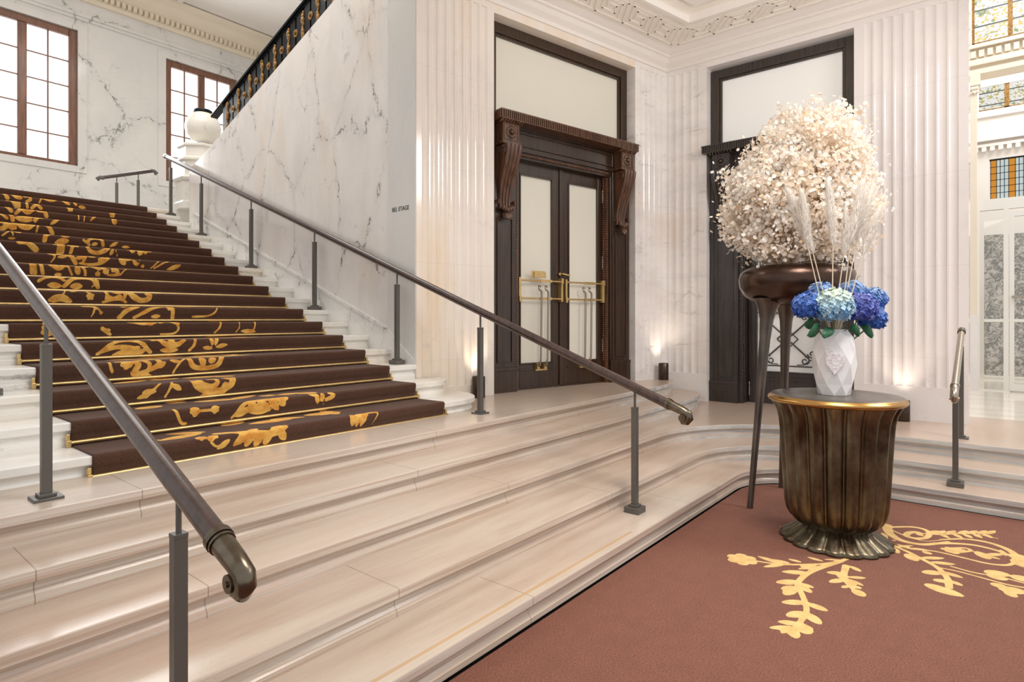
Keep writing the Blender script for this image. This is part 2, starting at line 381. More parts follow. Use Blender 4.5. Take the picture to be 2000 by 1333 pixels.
# ------------------------------------------------------------------ upper marble staircase
def N_z(k): return .833+.144*(k-1)
def N_y(k): return 3.90+.386*(k-1)
XW = 4.16                                    # face of the veined side wall
ust = empty('marble_staircase', (2.5, 3.9, .695), label='long white marble staircase flight under the brown patterned runner', cat='staircase')
for k in range(1, 20):
    zt = N_z(k); h = zt-(.695 if k == 1 else N_z(k-1)); y = N_y(k)
    if k == 1: path = [(-1.8, y), (1, y), (3.9, y)]+[(4.05+.46*math.sin(math.radians(a)), y+.52-.52*math.cos(math.radians(a))) for a in range(0, 91, 9)]+[(4.52, 4.575)]; back = [(4.3, 4.70), (XW-.003, 4.72), (XW-.003, 4.75), (-1.8, 4.75)]
    elif k == 2: path = [(-1.8, y), (1, y), (3.95, y)]+[(4.05+.36*math.sin(math.radians(a)), y+.3-.3*math.cos(math.radians(a))) for a in range(0, 91, 9)]; back = [(4.41, 4.60), (XW-.003, 4.67), (XW-.003, 5.1), (-1.8, 5.1)]
    else:
        path = [(-1.8, y), (1, y), (XW-.003, y)]; yb = y+.8 if k < 19 else 13.6; back = [(XW-.003, yb), (-1.8, yb)]
    o = slab(MB(), path, back, zt, h).build('step', M['step_white'], ust); o.location = -Vector(ust.location)
f = MB().box(-1.8, 9.4, 11.9, 13.6, 3.1, 3.42).box(XW+.36, 9.4, 9.9, 11.9, 3.1, 3.42).box(XW-.003, XW+.36, 10.6, 11.9, 3.1, 3.42).build('floor_upper', M['step_white']); f['kind'] = 'structure'

# ------------------------------------------------------------------ side wall (carries BEL ETAGE)
def zdiag(y): return 4.245+(9.353-y)*.3555
sw = MB()
sw.prism([(5.13, .4), (10.12, 2.2), (10.12, 4.0), (9.353, 4.245), (5.13, zdiag(5.13))], 'x', XW, XW+.34)
o = sw.build('wall_side', M['side']); o['kind'] = 'structure'
o = MB().box(XW-.006, XW+.34, 4.686, 5.128, .4, 8.1).build('wall_strip', M['grey_strip']); o['kind'] = 'structure'
# diagonal skirting with a small moulded cap
def zsk(y): return 1.603+(y-5.41)*.3715
sk = MB()
sk.prism([(4.70, zsk(4.70)-.26), (4.70, zsk(4.70)-.17), (5.0, zsk(4.9)-.03), (5.13, zsk(5.13)), (9.9, zsk(9.9)), (9.9, zsk(9.9)-.55), (5.2, zsk(5.2)-.55)], 'x', XW-.018, XW+.002)
sk.prism([(5.13, zsk(5.13)-.03), (5.13, zsk(5.13)+.004), (9.9, zsk(9.9)+.004), (9.9, zsk(9.9)-.03)], 'x', XW-.028, XW-.002)
o = sk.build('baseboard_side', M['skirt']); o['kind'] = 'structure'
# lettering
tc = bpy.data.curves.new('lettering', 'FONT'); tc.body = 'BEL ETAGE'; tc.size = .066; tc.extrude = .001; tc.space_character = 1.02; tc.align_x = 'LEFT'
to = bpy.data.objects.new('t', tc); COL.objects.link(to)
bpy.context.view_layer.update()
me = bpy.data.meshes.new_from_object(to.evaluated_get(bpy.context.evaluated_depsgraph_get())); bpy.data.objects.remove(to)
wdt = max(v.co.x for v in me.vertices)
for v in me.vertices: v.co.x *= .272/wdt
me.materials.clear(); me.materials.append(M['letters'])
o = bpy.data.objects.new('wall_lettering', me); COL.objects.link(o)
o.matrix_world = Matrix(((0, 0, -1, XW-.008), (-1, 0, 0, 5.055), (0, 1, 0, 2.742), (0, 0, 0, 1)))
tag(o, 'small black BEL ETAGE lettering on the marble beside the fluted pilaster', 'sign')

# ------------------------------------------------------------------ fluted walls
TH = -math.radians(12.9)
A0 = Vector((5.136, 4.456, 0)); B0 = Vector((8.18, 3.76, 0))
def frame(o, which):
    o.location = A0 if which == 'A' else B0; o.rotation_euler = (0, 0, TH if which == 'A' else -PI/2)
def flutes(mb, s0, s1, ranges, z0, z1, fl0=.82, fl1=5.12, depth=.0105, back=.36):
    # front skin with concave flutes between fl0..fl1, flat above and below
    sec = [(s0, 0)]; spans = []
    for a, b, n in ranges:
        w = (b-a)/n
        for i in range(n):
            x0 = a+i*w+w*.09; x1 = a+(i+1)*w-w*.09; idx = len(sec)
            for j in range(9):
                t = j/8; sec.append((x0+(x1-x0)*t, depth*math.sin(PI*t)**.7 if 0 < t < 1 else 0))
            spans.append((x0, x1, idx))
    sec.append((s1, 0)); n = len(sec)
    v = [(x, y, fl0) for x, y in sec]+[(x, y, fl1) for x, y in sec]
    mb.add(v, [[i, i+1, n+i+1, n+i] for i in range(n-1)], 0, False)
    for a, b, idx in spans:      # rounded-off ends
        for zz in (fl0, fl1): mb.add([(sec[idx+j][0], sec[idx+j][1], zz) for j in range(9)], [list(range(9))])
    mb.add([(s0, 0, z0), (s1, 0, z0), (s1, 0, fl0), (s0, 0, fl0)], [(0, 1, 2, 3)])
    mb.add([(s0, 0, fl1), (s1, 0, fl1), (s1, 0, z1), (s0, 0, z1)], [(0, 1, 2, 3)])
    for s in (s0, s1): mb.add([(s, 0, z0), (s, .03, z0), (s, .03, z1), (s, 0, z1)], [(0, 1, 2, 3)])
    mb.box(s0, s1, .03, back, z0, z1)
    return mb
ZC = 5.34
o = flutes(MB(), -.999, 0, [(-.945, -.085, 8)], .55, 8.1, .86, depth=.018).build('wall_left_of_door', M['fluteA']); frame(o, 'A'); o['kind'] = 'structure'
o = flutes(MB(), 2.43, 3.118, [(2.52, 3.09, 5)], .3, ZC).build('wall_corner', M['fluteC']); frame(o, 'A'); o['kind'] = 'structure'
o = MB().box(0, 2.43, 0, .36, 5.09, 8.1).build('wall_over_door', M['fluteA']); frame(o, 'A'); o['kind'] = 'structure'
o = flutes(MB(), 0, .597, [(.03, .49, 4)], .3, ZC, back=.42).build('wall_corner', M['fluteC']); frame(o, 'B'); o['kind'] = 'structure'
o = flutes(MB(), 2.41, 3.51, [(2.51, 3.43, 9)], .3, ZC, back=.42).build('wall_right', M['fluteB']); frame(o, 'B'); o['kind'] = 'structure'
o = MB().box(.597, 2.41, 0, .42, 5.11, ZC).build('wall_over_door', M['fluteB']); frame(o, 'B'); o['kind'] = 'structure'

# ceiling with greek key border
t2 = Vector((math.cos(TH), math.sin(TH))); n2 = Vector((-t2.y, t2.x))
corner = Vector((8.18, A0.y+(8.18-A0.x)*t2.y/t2.x))
def cpt(d, ext=None):
    # corner of the outline offset d into the room
    x = 8.18-d; p = Vector((A0.x, A0.y))-n2*d; return Vector((x, p.y+(x-p.x)*t2.y/t2.x))
def Lpts(d, la=7.0, yb=-3.0):
    c = cpt(d); return [c-t2*la, c, Vector((c.x, yb))]
def strip(mb, d0, d1, z0, z1, mi=0):
    # moulding bar with rectangular section following both walls
    a = Lpts(d0); b = Lpts(d1)
    for i in range(2):
        q = [a[i], a[i+1], b[i+1], b[i]]
        v = [(p.x, p.y, z0) for p in q]+[(p.x, p.y, z1) for p in q]
        mb.add(v, [(0, 1, 2, 3), (7, 6, 5, 4), (0, 4, 5, 1), (1, 5, 6, 2), (2, 6, 7, 3), (3, 7, 4, 0)], mi)
def sweepL(mb, prof):
    rings = [[(p.x, p.y, z) for p in Lpts(d)] for d, z in prof]
    v = [p for r in rings for p in r]
    mb.add(v, [[j*3+i, j*3+i+1, (j+1)*3+i+1, (j+1)*3+i] for j in range(len(rings)-1) for i in range(2)])
tr = MB(); sweepL(tr, [(-.01, 5.19), (.02, 5.19), (.03, 5.215), (.025, 5.235), (.045, 5.25), (.085, 5.28), (.12, 5.325), (.15, 5.335), (.15, 5.36), (.19, 5.375), (.26, 5.41), (.26, 5.6)])
o = tr.build('trim_1', M['ceil_white']); o['kind'] = 'structure'
ZM = 5.405
cl = MB()
strip(cl, .25, .80, ZM, ZM+.3)
strip(cl, .80, .86, ZM-.03, ZM+.3, 1); strip(cl, .86, .90, ZM-.05, ZM+.3, 1)
strip(cl, .90, 1.02, ZM+.05, ZM+.3, 0); strip(cl, 1.02, 1.10, ZM+.10, ZM+.3, 1); strip(cl, 1.10, 1.26, ZM+.02, ZM+.3, 1)
strip(cl, 1.26, 1.34, ZM+.06, ZM+.3, 0)
strip(cl, 1.34, 4.9, ZM+.16, ZM+.32, 0)
# key pattern ribs
def rib(mb, p, q, w, z0, z1):
    d = (q-p); L = d.length; d = d/L; nn = Vector((-d.y, d.x))*w/2; p = p-d*w/2; q = q+d*w/2
    c = [p+nn, q+nn, q-nn, p-nn]
    v = [(a.x, a.y, z0) for a in c]+[(a.x, a.y, z1) for a in c]
    mb.add(v, [(0, 1, 2, 3), (7, 6, 5, 4), (0, 4, 5, 1), (1, 5, 6, 2), (2, 6, 7, 3), (3, 7, 4, 0)])
key = [[(0, 0), (0, 1), (.80, 1), (.80, .28), (.36, .28), (.36, .62), (.58, .62)], [(0, 0), (1.0, 0)], [(.18, .14), (.18, .84), (.64, .84), (.64, .45)]]
def along(kind, u, d):
    c = cpt(d)
    return c-t2*u if kind == 'A' else Vector((c.x, c.y-u))
kb = MB(); D0 = .33; HK = .36; P = .50
for kind, cnt in (('A', 9), ('B', 12)):
    for i in range(cnt):
        for line in key:
            for a, b in zip(line[:-1], line[1:]):
                pa = along(kind, .06+(i+a[0])*P, D0+HK*a[1]); pb = along(kind, .06+(i+b[0])*P, D0+HK*b[1])
                rib(kb, pa, pb, .022, ZM-.016, ZM+.01)
strip(kb, .285, .305, ZM-.012, ZM+.01); strip(kb, .735, .755, ZM-.012, ZM+.01)
o = cl.build('ceiling', [M['ceil'], M['ceil_white']]); o['kind'] = 'structure'
ok = kb.build('greek_key_moulding', M['ceil'], o)

# ------------------------------------------------------------------ stair hall shell
YB = 13.6
def back_wall():
    m = MB(); zs = (3.1, 4.499, 7.085, 8.3); th = .28
    cols = [(-1.8, 1.925), (3.565, 5.116), (6.63, 9.4)]
    for a, b in cols: m.box(a, b, YB, YB+th, zs[0], zs[3])
    for a, b in ((1.925, 3.565), (5.116, 6.63)): m.box(a, b, YB, YB+th, zs[0], zs[1]); m.box(a, b, YB, YB+th, zs[2], zs[3])
    # surrounds
    for a, b in ((1.925, 3.565), (5.116, 6.63)):
        w = .15
        for x0, x1, z0, z1 in ((a-w, a, zs[1]-.12, zs[2]+.14), (b, b+w, zs[1]-.12, zs[2]+.14), (a, b, zs[2], zs[2]+.14), (a, b, zs[1]-.12, zs[1])):
            m.box(x0, x1, YB-.025, YB+.01, z0, z1)
    # head mouldings
    m.box(-1.8, 9.4, YB-.03, YB, 7.30, 7.36); m.box(-1.8, 9.4, YB-.06, YB, 7.36, 7.42); m.box(-1.8, 9.4, YB-.04, YB, 7.42, 7.66)
    return m
o = back_wall().build('wall_back', M['back']); o['kind'] = 'structure'
cn = MB().prism([(YB, 7.66), (YB-.10, 7.66), (YB-.12, 7.72), (YB-.12, 7.80), (YB-.34, 7.92), (YB-.40, 8.02), (YB-.52, 8.06), (YB-.55, 8.12), (YB, 8.2)], 'x', -1.8, 9.4)
for i in range(112): cn.box(-1.75+i*.1, -1.75+i*.1+.058, YB-.21, YB-.1, 7.74, 7.84)
o = cn.build('trim_2', M['cream']); o['kind'] = 'structure'
c = MB(); c.box(-1.8, 9.4, 4.4, YB, 8.14, 8.3)
for x0, x1, y0, y1 in ((-1.8, 9.4, 11.0, 11.12), (-1.8, 9.4, 10.84, 10.92), (-1.8, 9.4, 6.8, 6.95)): c.box(x0, x1, y0, y1, 8.06, 8.14)
for x in (.2, 4.9, 5.1): c.box(x, x+.1, 4.4, YB-.6, 8.08, 8.14)
o = c.build('ceiling_stair_hall', M['ceil_white']); o['kind'] = 'structure'
o = MB().box(7.55, 7.8, 5.3, YB, 3.4, 8.2).build('wall_hall_right', M['back']); o['kind'] = 'structure'
o = MB().box(-1.8, 9.4, 4.22, 4.36, 5.72, 8.3).build('wall_light_block', M['ceil_white']); o['kind'] = 'structure'  # unseen wall, added to stop atrium light crossing into the upper stair hall
def window(idx, x0, x1):
    w = empty('window_%d' % idx, ((x0+x1)/2, YB+.1, 4.499)); w['kind'] = 'structure'
    z0, z1 = 4.499, 7.085; cx = (x0+x1)/2
    def B(name, m, mat): 
        o = m.build(name, mat, w); o.location = -Vector(w.location); return o
    y0, y1 = YB+.03, YB+.13
    fr = MB().box(x0, x0+.125, y0, y1, z0, z1).box(x1-.125, x1, y0, y1, z0, z1).box(x0+.125, x1-.125, y0, y1, z1-.125, z1).box(x0+.125, x1-.125, y0, y1, z0, z0+.065).box(cx-.066, cx+.066, y0+.01, y1, z0+.065, z1-.125)
    B('window_frame', fr, M['winwood']).modifiers.new('b', 'BEVEL').width = .012
    mu = MB()
    for a, b in ((x0+.125, cx-.066), (cx+.066, x1-.125)):
        mu.box((a+b)/2-.011, (a+b)/2+.011, y0+.045, y0+.07, z0+.065, z1-.125)
        for i in range(1, 5):
            z = z0+.065+(z1-z0-.19)*i/5; mu.box(a, b, y0+.047, y0+.068, z-.01, z+.01)
    B('glazing_bars', mu, M['winwood'])
    B('pane', MB().box(x0+.1, x1-.1, y0+.075, y0+.09, z0+.05, z1-.1), M['winglass'])
window(1, 1.925, 3.565); window(2, 5.116, 6.63)
# ------------------------------------------------------------------ doors
def ring_frame(mb, x0, x1, z0, z1, w, y0, y1, wb=None, mi=0):
    wb = w if wb is None else wb
    mb.box(x0, x0+w, y0, y1, z0, z1, mi); mb.box(x1-w, x1, y0, y1, z0, z1, mi)
    mb.box(x0+w, x1-w, y0, y1, z1-w, z1, mi)
    if wb: mb.box(x0+w, x1-w, y0, y1, z0, z0+wb, mi)
    return mb
def panel_mould(mb, x0, x1, z0, z1, y, w=.012, d=.01):
    ring_frame(mb, x0, x1, z0, z1, w, y-d, y+.002)
def corbel(mats, cx, parent, w=.23):
    # scrolled bracket: S-profile side view, fluted front, leaf foot
    sp = []
    for i in range(25):
        t = i/24; z = 3.60-t*.72
        y = .0+.105*math.cos(t*PI*1.05)*(1-.25*t)-.0
        sp.append((-(y), z))
    m = MB(); n = 4
    for j in range(n):
        a = cx-w/2+w*j/n+.006; b = cx-w/2+w*(j+1)/n-.006
        tw = lambda t: 1-.28*t
        vs = []; NS = 7
        for i, (y, z) in enumerate(sp):
            t = i/24; k = tw(t)
            for q in range(NS):
                u = q/(NS-1); x = cx+((a+(b-a)*u)-cx)*k
                vs.append((x, y-.016*math.sin(PI*u)**.6 if 0 < u < 1 else y, z))
        fs = [[i*NS+q, i*NS+q+1, (i+1)*NS+q+1, (i+1)*NS+q] for i in range(24) for q in range(NS-1)]
        m.add(vs, fs, 0, True)
    # body between front skin and wall
    body = [(.16, 3.60)]+sp+[(.16, 2.88)]
    vs = []
    for sgn in (-1, 1):
        for y, z in body:
            t = (3.60-z)/.72; vs.append((cx+sgn*(w/2-.004)*(1-.28*t), min(y+.004, .16), z))
    nb = len(body); m.add(vs, [list(range(nb)), list(range(2*nb-1, nb-1, -1))]+[[i, (i+1) % nb, nb+(i+1) % nb, nb+i] for i in range(nb)])
    o = m.build('corbel', mats, parent)
    v = MB()
    for sgn in (-1, 1):      # side volutes
        x = cx+sgn*(w/2+.002)
        for rr, zz, yy in ((.062, 3.52, -.03), (.036, 2.95, .06)):
            pts = []
            for i in range(34):
                a = i/33*PI*3.6; r = rr*(1-i/36); pts.append((x, yy+r*math.cos(a), zz+r*math.sin(a)))
            v.tube(pts, .008, 6)
    v.build('volute', mats, o)
    lf = MB()
    for i in range(5):
        x = cx+(i-2)*.033; lf.ball((x, .02, 2.865-abs(i-2)*-.012), .03, 8, sc=(.7, .9, 1.2))
    for i in range(5):
        a = (i-2)*.35; lf.tube([(cx+.0, .05, 2.83), (cx+math.sin(a)*.05, .015, 2.80), (cx+math.sin(a)*.07, .0, 2.745+abs(i-2)*.012)], [.02, .024, .006], 7)
    lf.build('acanthus_leaf', mats, o)
def rosette_block(mats, cx, parent, w=.235):
    m = MB().box(cx-w/2, cx+w/2, -.045, .16, 3.64, 3.855).box(cx-w/2-.014, cx+w/2+.014, -.06, .16, 3.612, 3.645)
    ring_frame(m, cx-w/2+.012, cx+w/2-.012, 3.66, 3.845, .01, -.053, -.04)
    o = m.build('bracket_block', mats, parent)
    r = MB()
    for i in range(10):
        a = 2*PI*i/10; r.ball((cx+.05*math.cos(a), -.05, 3.752+.05*math.sin(a)), .021, 8, sc=(1, .6, 1))
    r.ball((cx, -.055, 3.752), .026, 10)
    r.tube([(cx+.068*math.cos(2*PI*i/24), -.047, 3.752+.068*math.sin(2*PI*i/24)) for i in range(25)], .007, 6, cap=False)
    r.build('rosette', mats, o)
    c = MB()
    for i in range(8):
        x = cx-w/2-.02+i*(w+.04)/7
        c.tube([(x, -.02, 3.858), (x, -.06, 3.87), (x, -.085, 3.893)], [.014, .02, .013], 7); c.ball((x, -.083, 3.885), .017, 7)
    c.box(cx-w/2-.01, cx+w/2+.01, -.03, .16, 3.855, 3.90)
    c.build('leaf_capital', mats, o)
def beaded(mb, p, q, r, step):
    p = Vector(p); q = Vector(q); n = int((q-p).length/step)
    for i in range(n): mb.ball(p+(q-p)*((i+.5)/n), r, 6, sc=(.9, .9, .8) if abs((q-p).z) < .1 else (1, .9, .8))
def door(which, w, zf, label, wm, cm):
    d = empty('door_1' if which == 'A' else 'door_2'); frame(d, which)
    off = 0 if which == 'A' else .597
    d['kind'] = 'structure'
    if which == 'B': d.location = B0+Vector((0, -.597, 0))
    zt = 5.09
    # transom light
    m = MB(); ring_frame(m, .0, w, 4.0, zt, .12, .15, .24, 0); ring_frame(m, .12, w-.12, 4.0, zt-.12, .035, .17, .24, 0)
    m.build('transom_frame', wm, d, bevel=.004)
    g = MB().box(.14, w-.14, .20, .215, 3.95, zt-.14).build('transom_glass', M['doorglass'] if which == 'A' else M['whiteglass'], d)
    # cornice with fluted fascia
    m = MB(); x0, x1 = .035, w-.03 if which == 'A' else w+.0
    if which == 'B': x0 = -.04
    m.box(x0+.012, x1-.012, -.085, .24, 3.895, 3.975); m.box(x0, x1, -.10, .24, 3.972, 3.988); m.box(x0+.005, x1-.005, -.093, .24, 3.885, 3.897)
    n = int((x1-x0)/.030)
    for i in range(n):
        x = x0+.004+(x1-x0-.008)*(i+.5)/n; m.box(x-.0085, x+.0085, -.099, -.08, 3.896, 3.974)
    for i in range(10): y = -.08+i*.03; m.box(x0-.001, x0+.02, y, y+.018, 3.896, 3.974)
    m.build('cornice', cm, d)
    # frieze and architrave
    m = MB().box(.02, w-.02, .10, .24, 3.52, 3.89); m.box(.3, w-.3, .075, .12, 3.86, 3.888)
    panel_mould(m, .36, w-.36, 3.665, 3.835, .10, .018, .018); m.box(.3, w-.3, .085, .12, 3.60, 3.625)
    m.build('frieze', wm, d, bevel=.003)
    m = MB().box(.42, w-.42, .10, .24, 3.53, 3.60)
    beaded(m, (.44, .098, 3.565), (w-.44, .098, 3.565), .022, .027); m.build('carved_architrave', cm, d)
    # side pilasters with plinths
    for sgn in (0, 1):
        a, b = (.012, .40) if sgn == 0 else (w-.40, w-.012)
        m = MB().box(a, b, .10, .30, zf+.32, 3.62)
        panel_mould(m, a+.10, b-.06, zf+.38, 2.78, .10, .014, .014); m.box(a+.04, a+.055, .088, .101, zf+.34, 3.6)
        m.build('door_pilaster', wm, d, bevel=.003)
        m = MB().box(a-.0, b+.0, .075, .30, zf, zf+.30).box(a, b, .068, .30, zf+.28, zf+.325)
        m.build('plinth', wm, d, bevel=.006)
        cx = .215 if sgn == 0 else w-.215
        corbel(cm, cx, d); rosette_block(cm, cx, d)
        # carved jamb strip
        xx = .425 if sgn == 0 else w-.425
        m = MB().box(xx-.03, xx+.03, .13, .34, zf, 3.53)
        for px, py in ((xx-.031*(1 if sgn else -1), .17), (xx, .128)): beaded(m, (px, py, zf+.32), (px, py, 3.52), .018, .03)
        m.build('carved_jamb', cm, d)
    return d
def hinge(parent, x, y, z):
    m = MB().lathe([(.004, -.095), (.009, -.085), (.012, -.07), (.009, -.06), (.011, -.02), (.011, .02), (.009, .06), (.012, .07), (.009, .085), (.003, .1)], 10, (x, y, z)); return m.build('hinge', M['nickel'], parent)
w = 2.43; zf = .695
d1 = door('A', w, zf, '', M['wood'], M['carved'])
d1['label'] = 'tall dark walnut double door with carved surround at the left wall'
c0, c1 = .455, w-.455; mid = (c0+c1)/2
for sgn in (0, 1):
    a, b = (c0, mid-.006) if sgn == 0 else (mid+.006, c1)
    sa, sb = (.075, .135) if sgn == 0 else (.12, .075)
    m = MB().box(a, a+sa, .20, .25, zf+.008, 3.525).box(b-sb, b, .20, .25, zf+.008, 3.525).box(a+sa, b-sb, .20, .25, 3.375, 3.525).box(a+sa, b-sb, .20, .25, zf+.008, 1.03)
    ring_frame(m, a+sa, b-sb, 1.03, 3.375, .018, .19, .24)
    m.box(a+sa-.02, b-sb+.02, .188, .2, .955, .975)
    m.box(a, b, .17, .21, zf+.008, zf+.05)
    if sgn == 0: m.box(b-.03, b+.03, .182, .2, zf+.01, 3.52)
    L = m.build('door_leaf', M['wood'], d1, bevel=.003)
    MB().box(a+sa, b-sb, .222, .23, 1.02, 3.385).build('glass_pane', M['doorglass'], L)
    hx = a+.004 if sgn == 0 else b-.004
    for z in (1.22, 2.36, 3.26): hinge(L, hx, .186, z)
    # brass bar set
    h = MB()
    x0, x1 = a+.02, b-.02
    for z in (2.065, 1.845):
        h.tube([(x0, .14, z), (x1, .14, z)], .012, 10)
        h.box((x0+x1)/2-.02, (x0+x1)/2+.17, .128, .15, z-.017, z+.017)
    for x in (x0+.012, x1-.012): h.box(x-.016, x+.016, .13, .2, 1.81, 2.10)
    h.box(x0-.005, x0+.03, .12, .2, 1.80, 1.87); h.box(x1-.03, x1+.005, .12, .2, 2.04, 2.11)
    H = h.build('pull_bar', M['brass'], L, bevel=.003)
    cx = (x0+x1)/2+.03
    for s2 in (-.055, .055):
        MB().tube([(cx+s2+.012, .15, 1.99), (cx+s2-.02, .13, 2.0), (cx+s2-.028, .12, 1.96), (cx+s2+.01, .12, 1.93), (cx+s2+.012, .12, 1.86), (cx+s2, .12, 1.1), (cx+s2-.008, .13, 1.02), (cx+s2-.005, .17, .99)], [.012, .014, .014, .014, .014, .013, .014, .012], 10).build('pull_rod', M['nickel'], H)
    MB().box(cx-.10, cx+.09, .165, .2, .945, .965).box(cx-.085, cx-.045, .15, .2, .965, 1.04).box(cx+.03, cx+.07, .15, .2, .965, 1.03).build('rod_foot', M['brass'], H, bevel=.003)
    if sgn == 0:
        MB().box(x0+.19, x0+.40, .12, .128, 2.105, 2.185).box(x0+.215, x0+.40, .10, .12, 2.10, 2.17).build('brass_plate', M['brass'], L, bevel=.002)
        MB().tube([(b-.03, .19, 2.16), (b-.03, .13, 2.17), (b-.02, .12, 2.165), (b+.09, .12, 2.15)], .01, 8).ball((b-.03, .18, 2.165), .024).build('door_lever', M['brass'], L)
MB().box(c0-.06, c1+.06, .27, .34, zf, 3.6).build('door_backing', M['wood'], d1)
# door 2, mostly behind the blossoms
w2 = 1.813; zf = .405
d2 = door('B', w2, zf, '', M['wood2'], M['wood2'])
d2['label'] = 'black-brown panelled door with scrolled metal grille behind the blossom bowl'
a, b = .47, w2-.44
m = MB().box(a, a+.11, .33, .39, zf+.01, 3.5).box(b-.02, b, .33, .39, zf+.01, 3.5).box(a+.11, b-.02, .33, .39, 3.3, 3.5).box(a+.11, b-.02, .33, .39, zf+.01, .87)
ring_frame(m, a+.10, b-.01, .86, 3.3, .02, .315, .35); m.box(a+.1, b-.01, .318, .33, .80, .815); panel_mould(m, a+.14, b-.06, zf+.1, .76, .33, .012, .012)
L = m.build('door_leaf', M['wood2'], d2, bevel=.003)
MB().box(a+.1, b-.01, .36, .368, .86, 3.31).build('glass_pane', M['whiteglass'], L)
for z in (.62, 2.0): hinge(L, a+.01, .32, z)
MB().box(a-.06, b+.06, .40, .44, zf, 3.6).build('door_backing', M['wood2'], d2)
gx0, gx1 = a+.16, b-.04; gcx = (gx0+gx1)/2; g = MB(); y = .31
def bar(mb, pts, r=.009, n=6): mb.tube([(p[0], y, p[1]) for p in pts], r, n)
def scroll(c, r, a0, turns, sgn=1, k=26):
    return [(c[0]+r*(1-.72*i/k)*math.cos(a0+sgn*turns*2*PI*i/k), c[1]+r*(1-.72*i/k)*math.sin(a0+sgn*turns*2*PI*i/k)) for i in range(k+1)]
for x in (gx0, gx1): bar(g, [(x, .88), (x, 3.28)])
for zc in (1.32, 2.08, 2.84):
    for z in (zc-.36, zc+.36): bar(g, [(gx0-.03, z), (gx1+.03, z)], .011)
    q = .13
    bar(g, [(gcx-q, zc), (gcx, zc+q), (gcx+q, zc), (gcx, zc-q), (gcx-q, zc)], .012)
    for sx in (-1, 1):
        for sz in (-1, 1):
            bar(g, [(gcx+sx*.04, zc+sz*.04), (gcx+sx*.26, zc+sz*.25)], .012)
            bar(g, scroll((gcx+sx*.215, zc+sz*.285), .058, PI/2*(1 if sz < 0 else -1), 1.2, sx*sz), .009)
            bar(g, scroll((gcx+sx*.30, zc+sz*.19), .055, PI if sx > 0 else 0, 1.2, -sx*sz), .009)
            bar(g, [(gcx+sx*.12, zc+sz*.34), (gcx+sx*.2, zc+sz*.335), (gcx+sx*.27, zc+sz*.28), (gcx+sx*.34, zc+sz*.24), (gcx+sx*.355, zc+sz*.17)], .008)
g.build('scrolled_grille', M['grille'], L)
# door stop on the landing
o = MB().lathe([(.02, 0), (.022, .012), (.012, .022), (.004, .026)], 14, (0, 0, 0)).build('door_stop', M['white_dot']); o.location = (5.55, 4.33, .695)
tag(o, 'tiny round metal door stop on the landing before the double door', 'door stop')

# ------------------------------------------------------------------ ornament field (signed distance to strokes)
class Strokes:
    def __init__(s): s.seg = []
    def add(s, pts, r):
        n = len(pts); R_ = r if hasattr(r, '__len__') else [r]*n
        for i in range(n-1): s.seg.append((pts[i][0], pts[i][1], pts[i+1][0], pts[i+1][1], R_[i], R_[i+1]))
    def smooth(s, pts, r0, r1=None, k=6):
        # Catmull-Rom through the points
        P_ = [np.array(p, float) for p in pts]; P_ = [2*P_[0]-P_[1]]+P_+[2*P_[-1]-P_[-2]]; out = []
        for i in range(1, len(P_)-2):
            for j in range(k):
                t = j/k; a, b, c, d = P_[i-1:i+3]
                out.append(.5*((2*b)+(-a+c)*t+(2*a-5*b+4*c-d)*t*t+(-a+3*b-3*c+d)*t**3))
        out.append(P_[-2]); r1 = r0 if r1 is None else r1
        n = len(out); s.add(out, [r0+(r1-r0)*i/(n-1) for i in range(n)])
    def leaf(s, p, q, r, bend=.0):
        p = np.array(p, float); q = np.array(q, float); d = q-p; nn = np.array([-d[1], d[0]]); out = []; rr = []
        for i in range(9):
            t = i/8; out.append(p+d*t+nn*bend*math.sin(PI*t)); rr.append(max(.0015, r*math.sin(PI*min(1, t*.93+.07))**.8))
        s.add(out, rr)
    def blob(s, c, r, petals=6):
        c = np.array(c, float)
        for i in range(petals):
            a = 2*PI*i/petals+.4; s.add([c, c+np.array([math.cos(a), math.sin(a)])*r*.62], [r*.35, r*.38])
    def field(s, xs, ys):
        F_ = np.full((len(ys), len(xs)), .05)
        for x0, y0, x1, y1, r0, r1 in s.seg:
            mr = max(r0, r1)+.05
            i0, i1 = np.searchsorted(xs, [min(x0, x1)-mr, max(x0, x1)+mr]); j0, j1 = np.searchsorted(ys, [min(y0, y1)-mr, max(y0, y1)+mr])
            if i1 <= i0 or j1 <= j0: continue
            X, Y = np.meshgrid(xs[i0:i1], ys[j0:j1]); dx, dy = x1-x0, y1-y0; L2 = dx*dx+dy*dy+1e-12
            t = np.clip(((X-x0)*dx+(Y-y0)*dy)/L2, 0, 1)
            D = np.hypot(X-x0-t*dx, Y-y0-t*dy)-(r0+(r1-r0)*t)
            F_[j0:j1, i0:i1] = np.minimum(F_[j0:j1, i0:i1], D)
        return F_
Fd = np.array([math.cos(YAW), math.sin(YAW)]); Rd = np.array([math.sin(YAW), -math.cos(YAW)])
def raydir(u, v):
    d = Fd+Rd*(u-1000)/FPX; return np.array([d[0], d[1], (622-v)/FPX])
def on_z(u, v, z): d = raydir(u, v); k = (z-1.6)/d[2]; return d*k+np.array([0, 0, 1.6])
def on_y(u, v, y): d = raydir(u, v); return d*(y/d[1])+np.array([0, 0, 1.6])
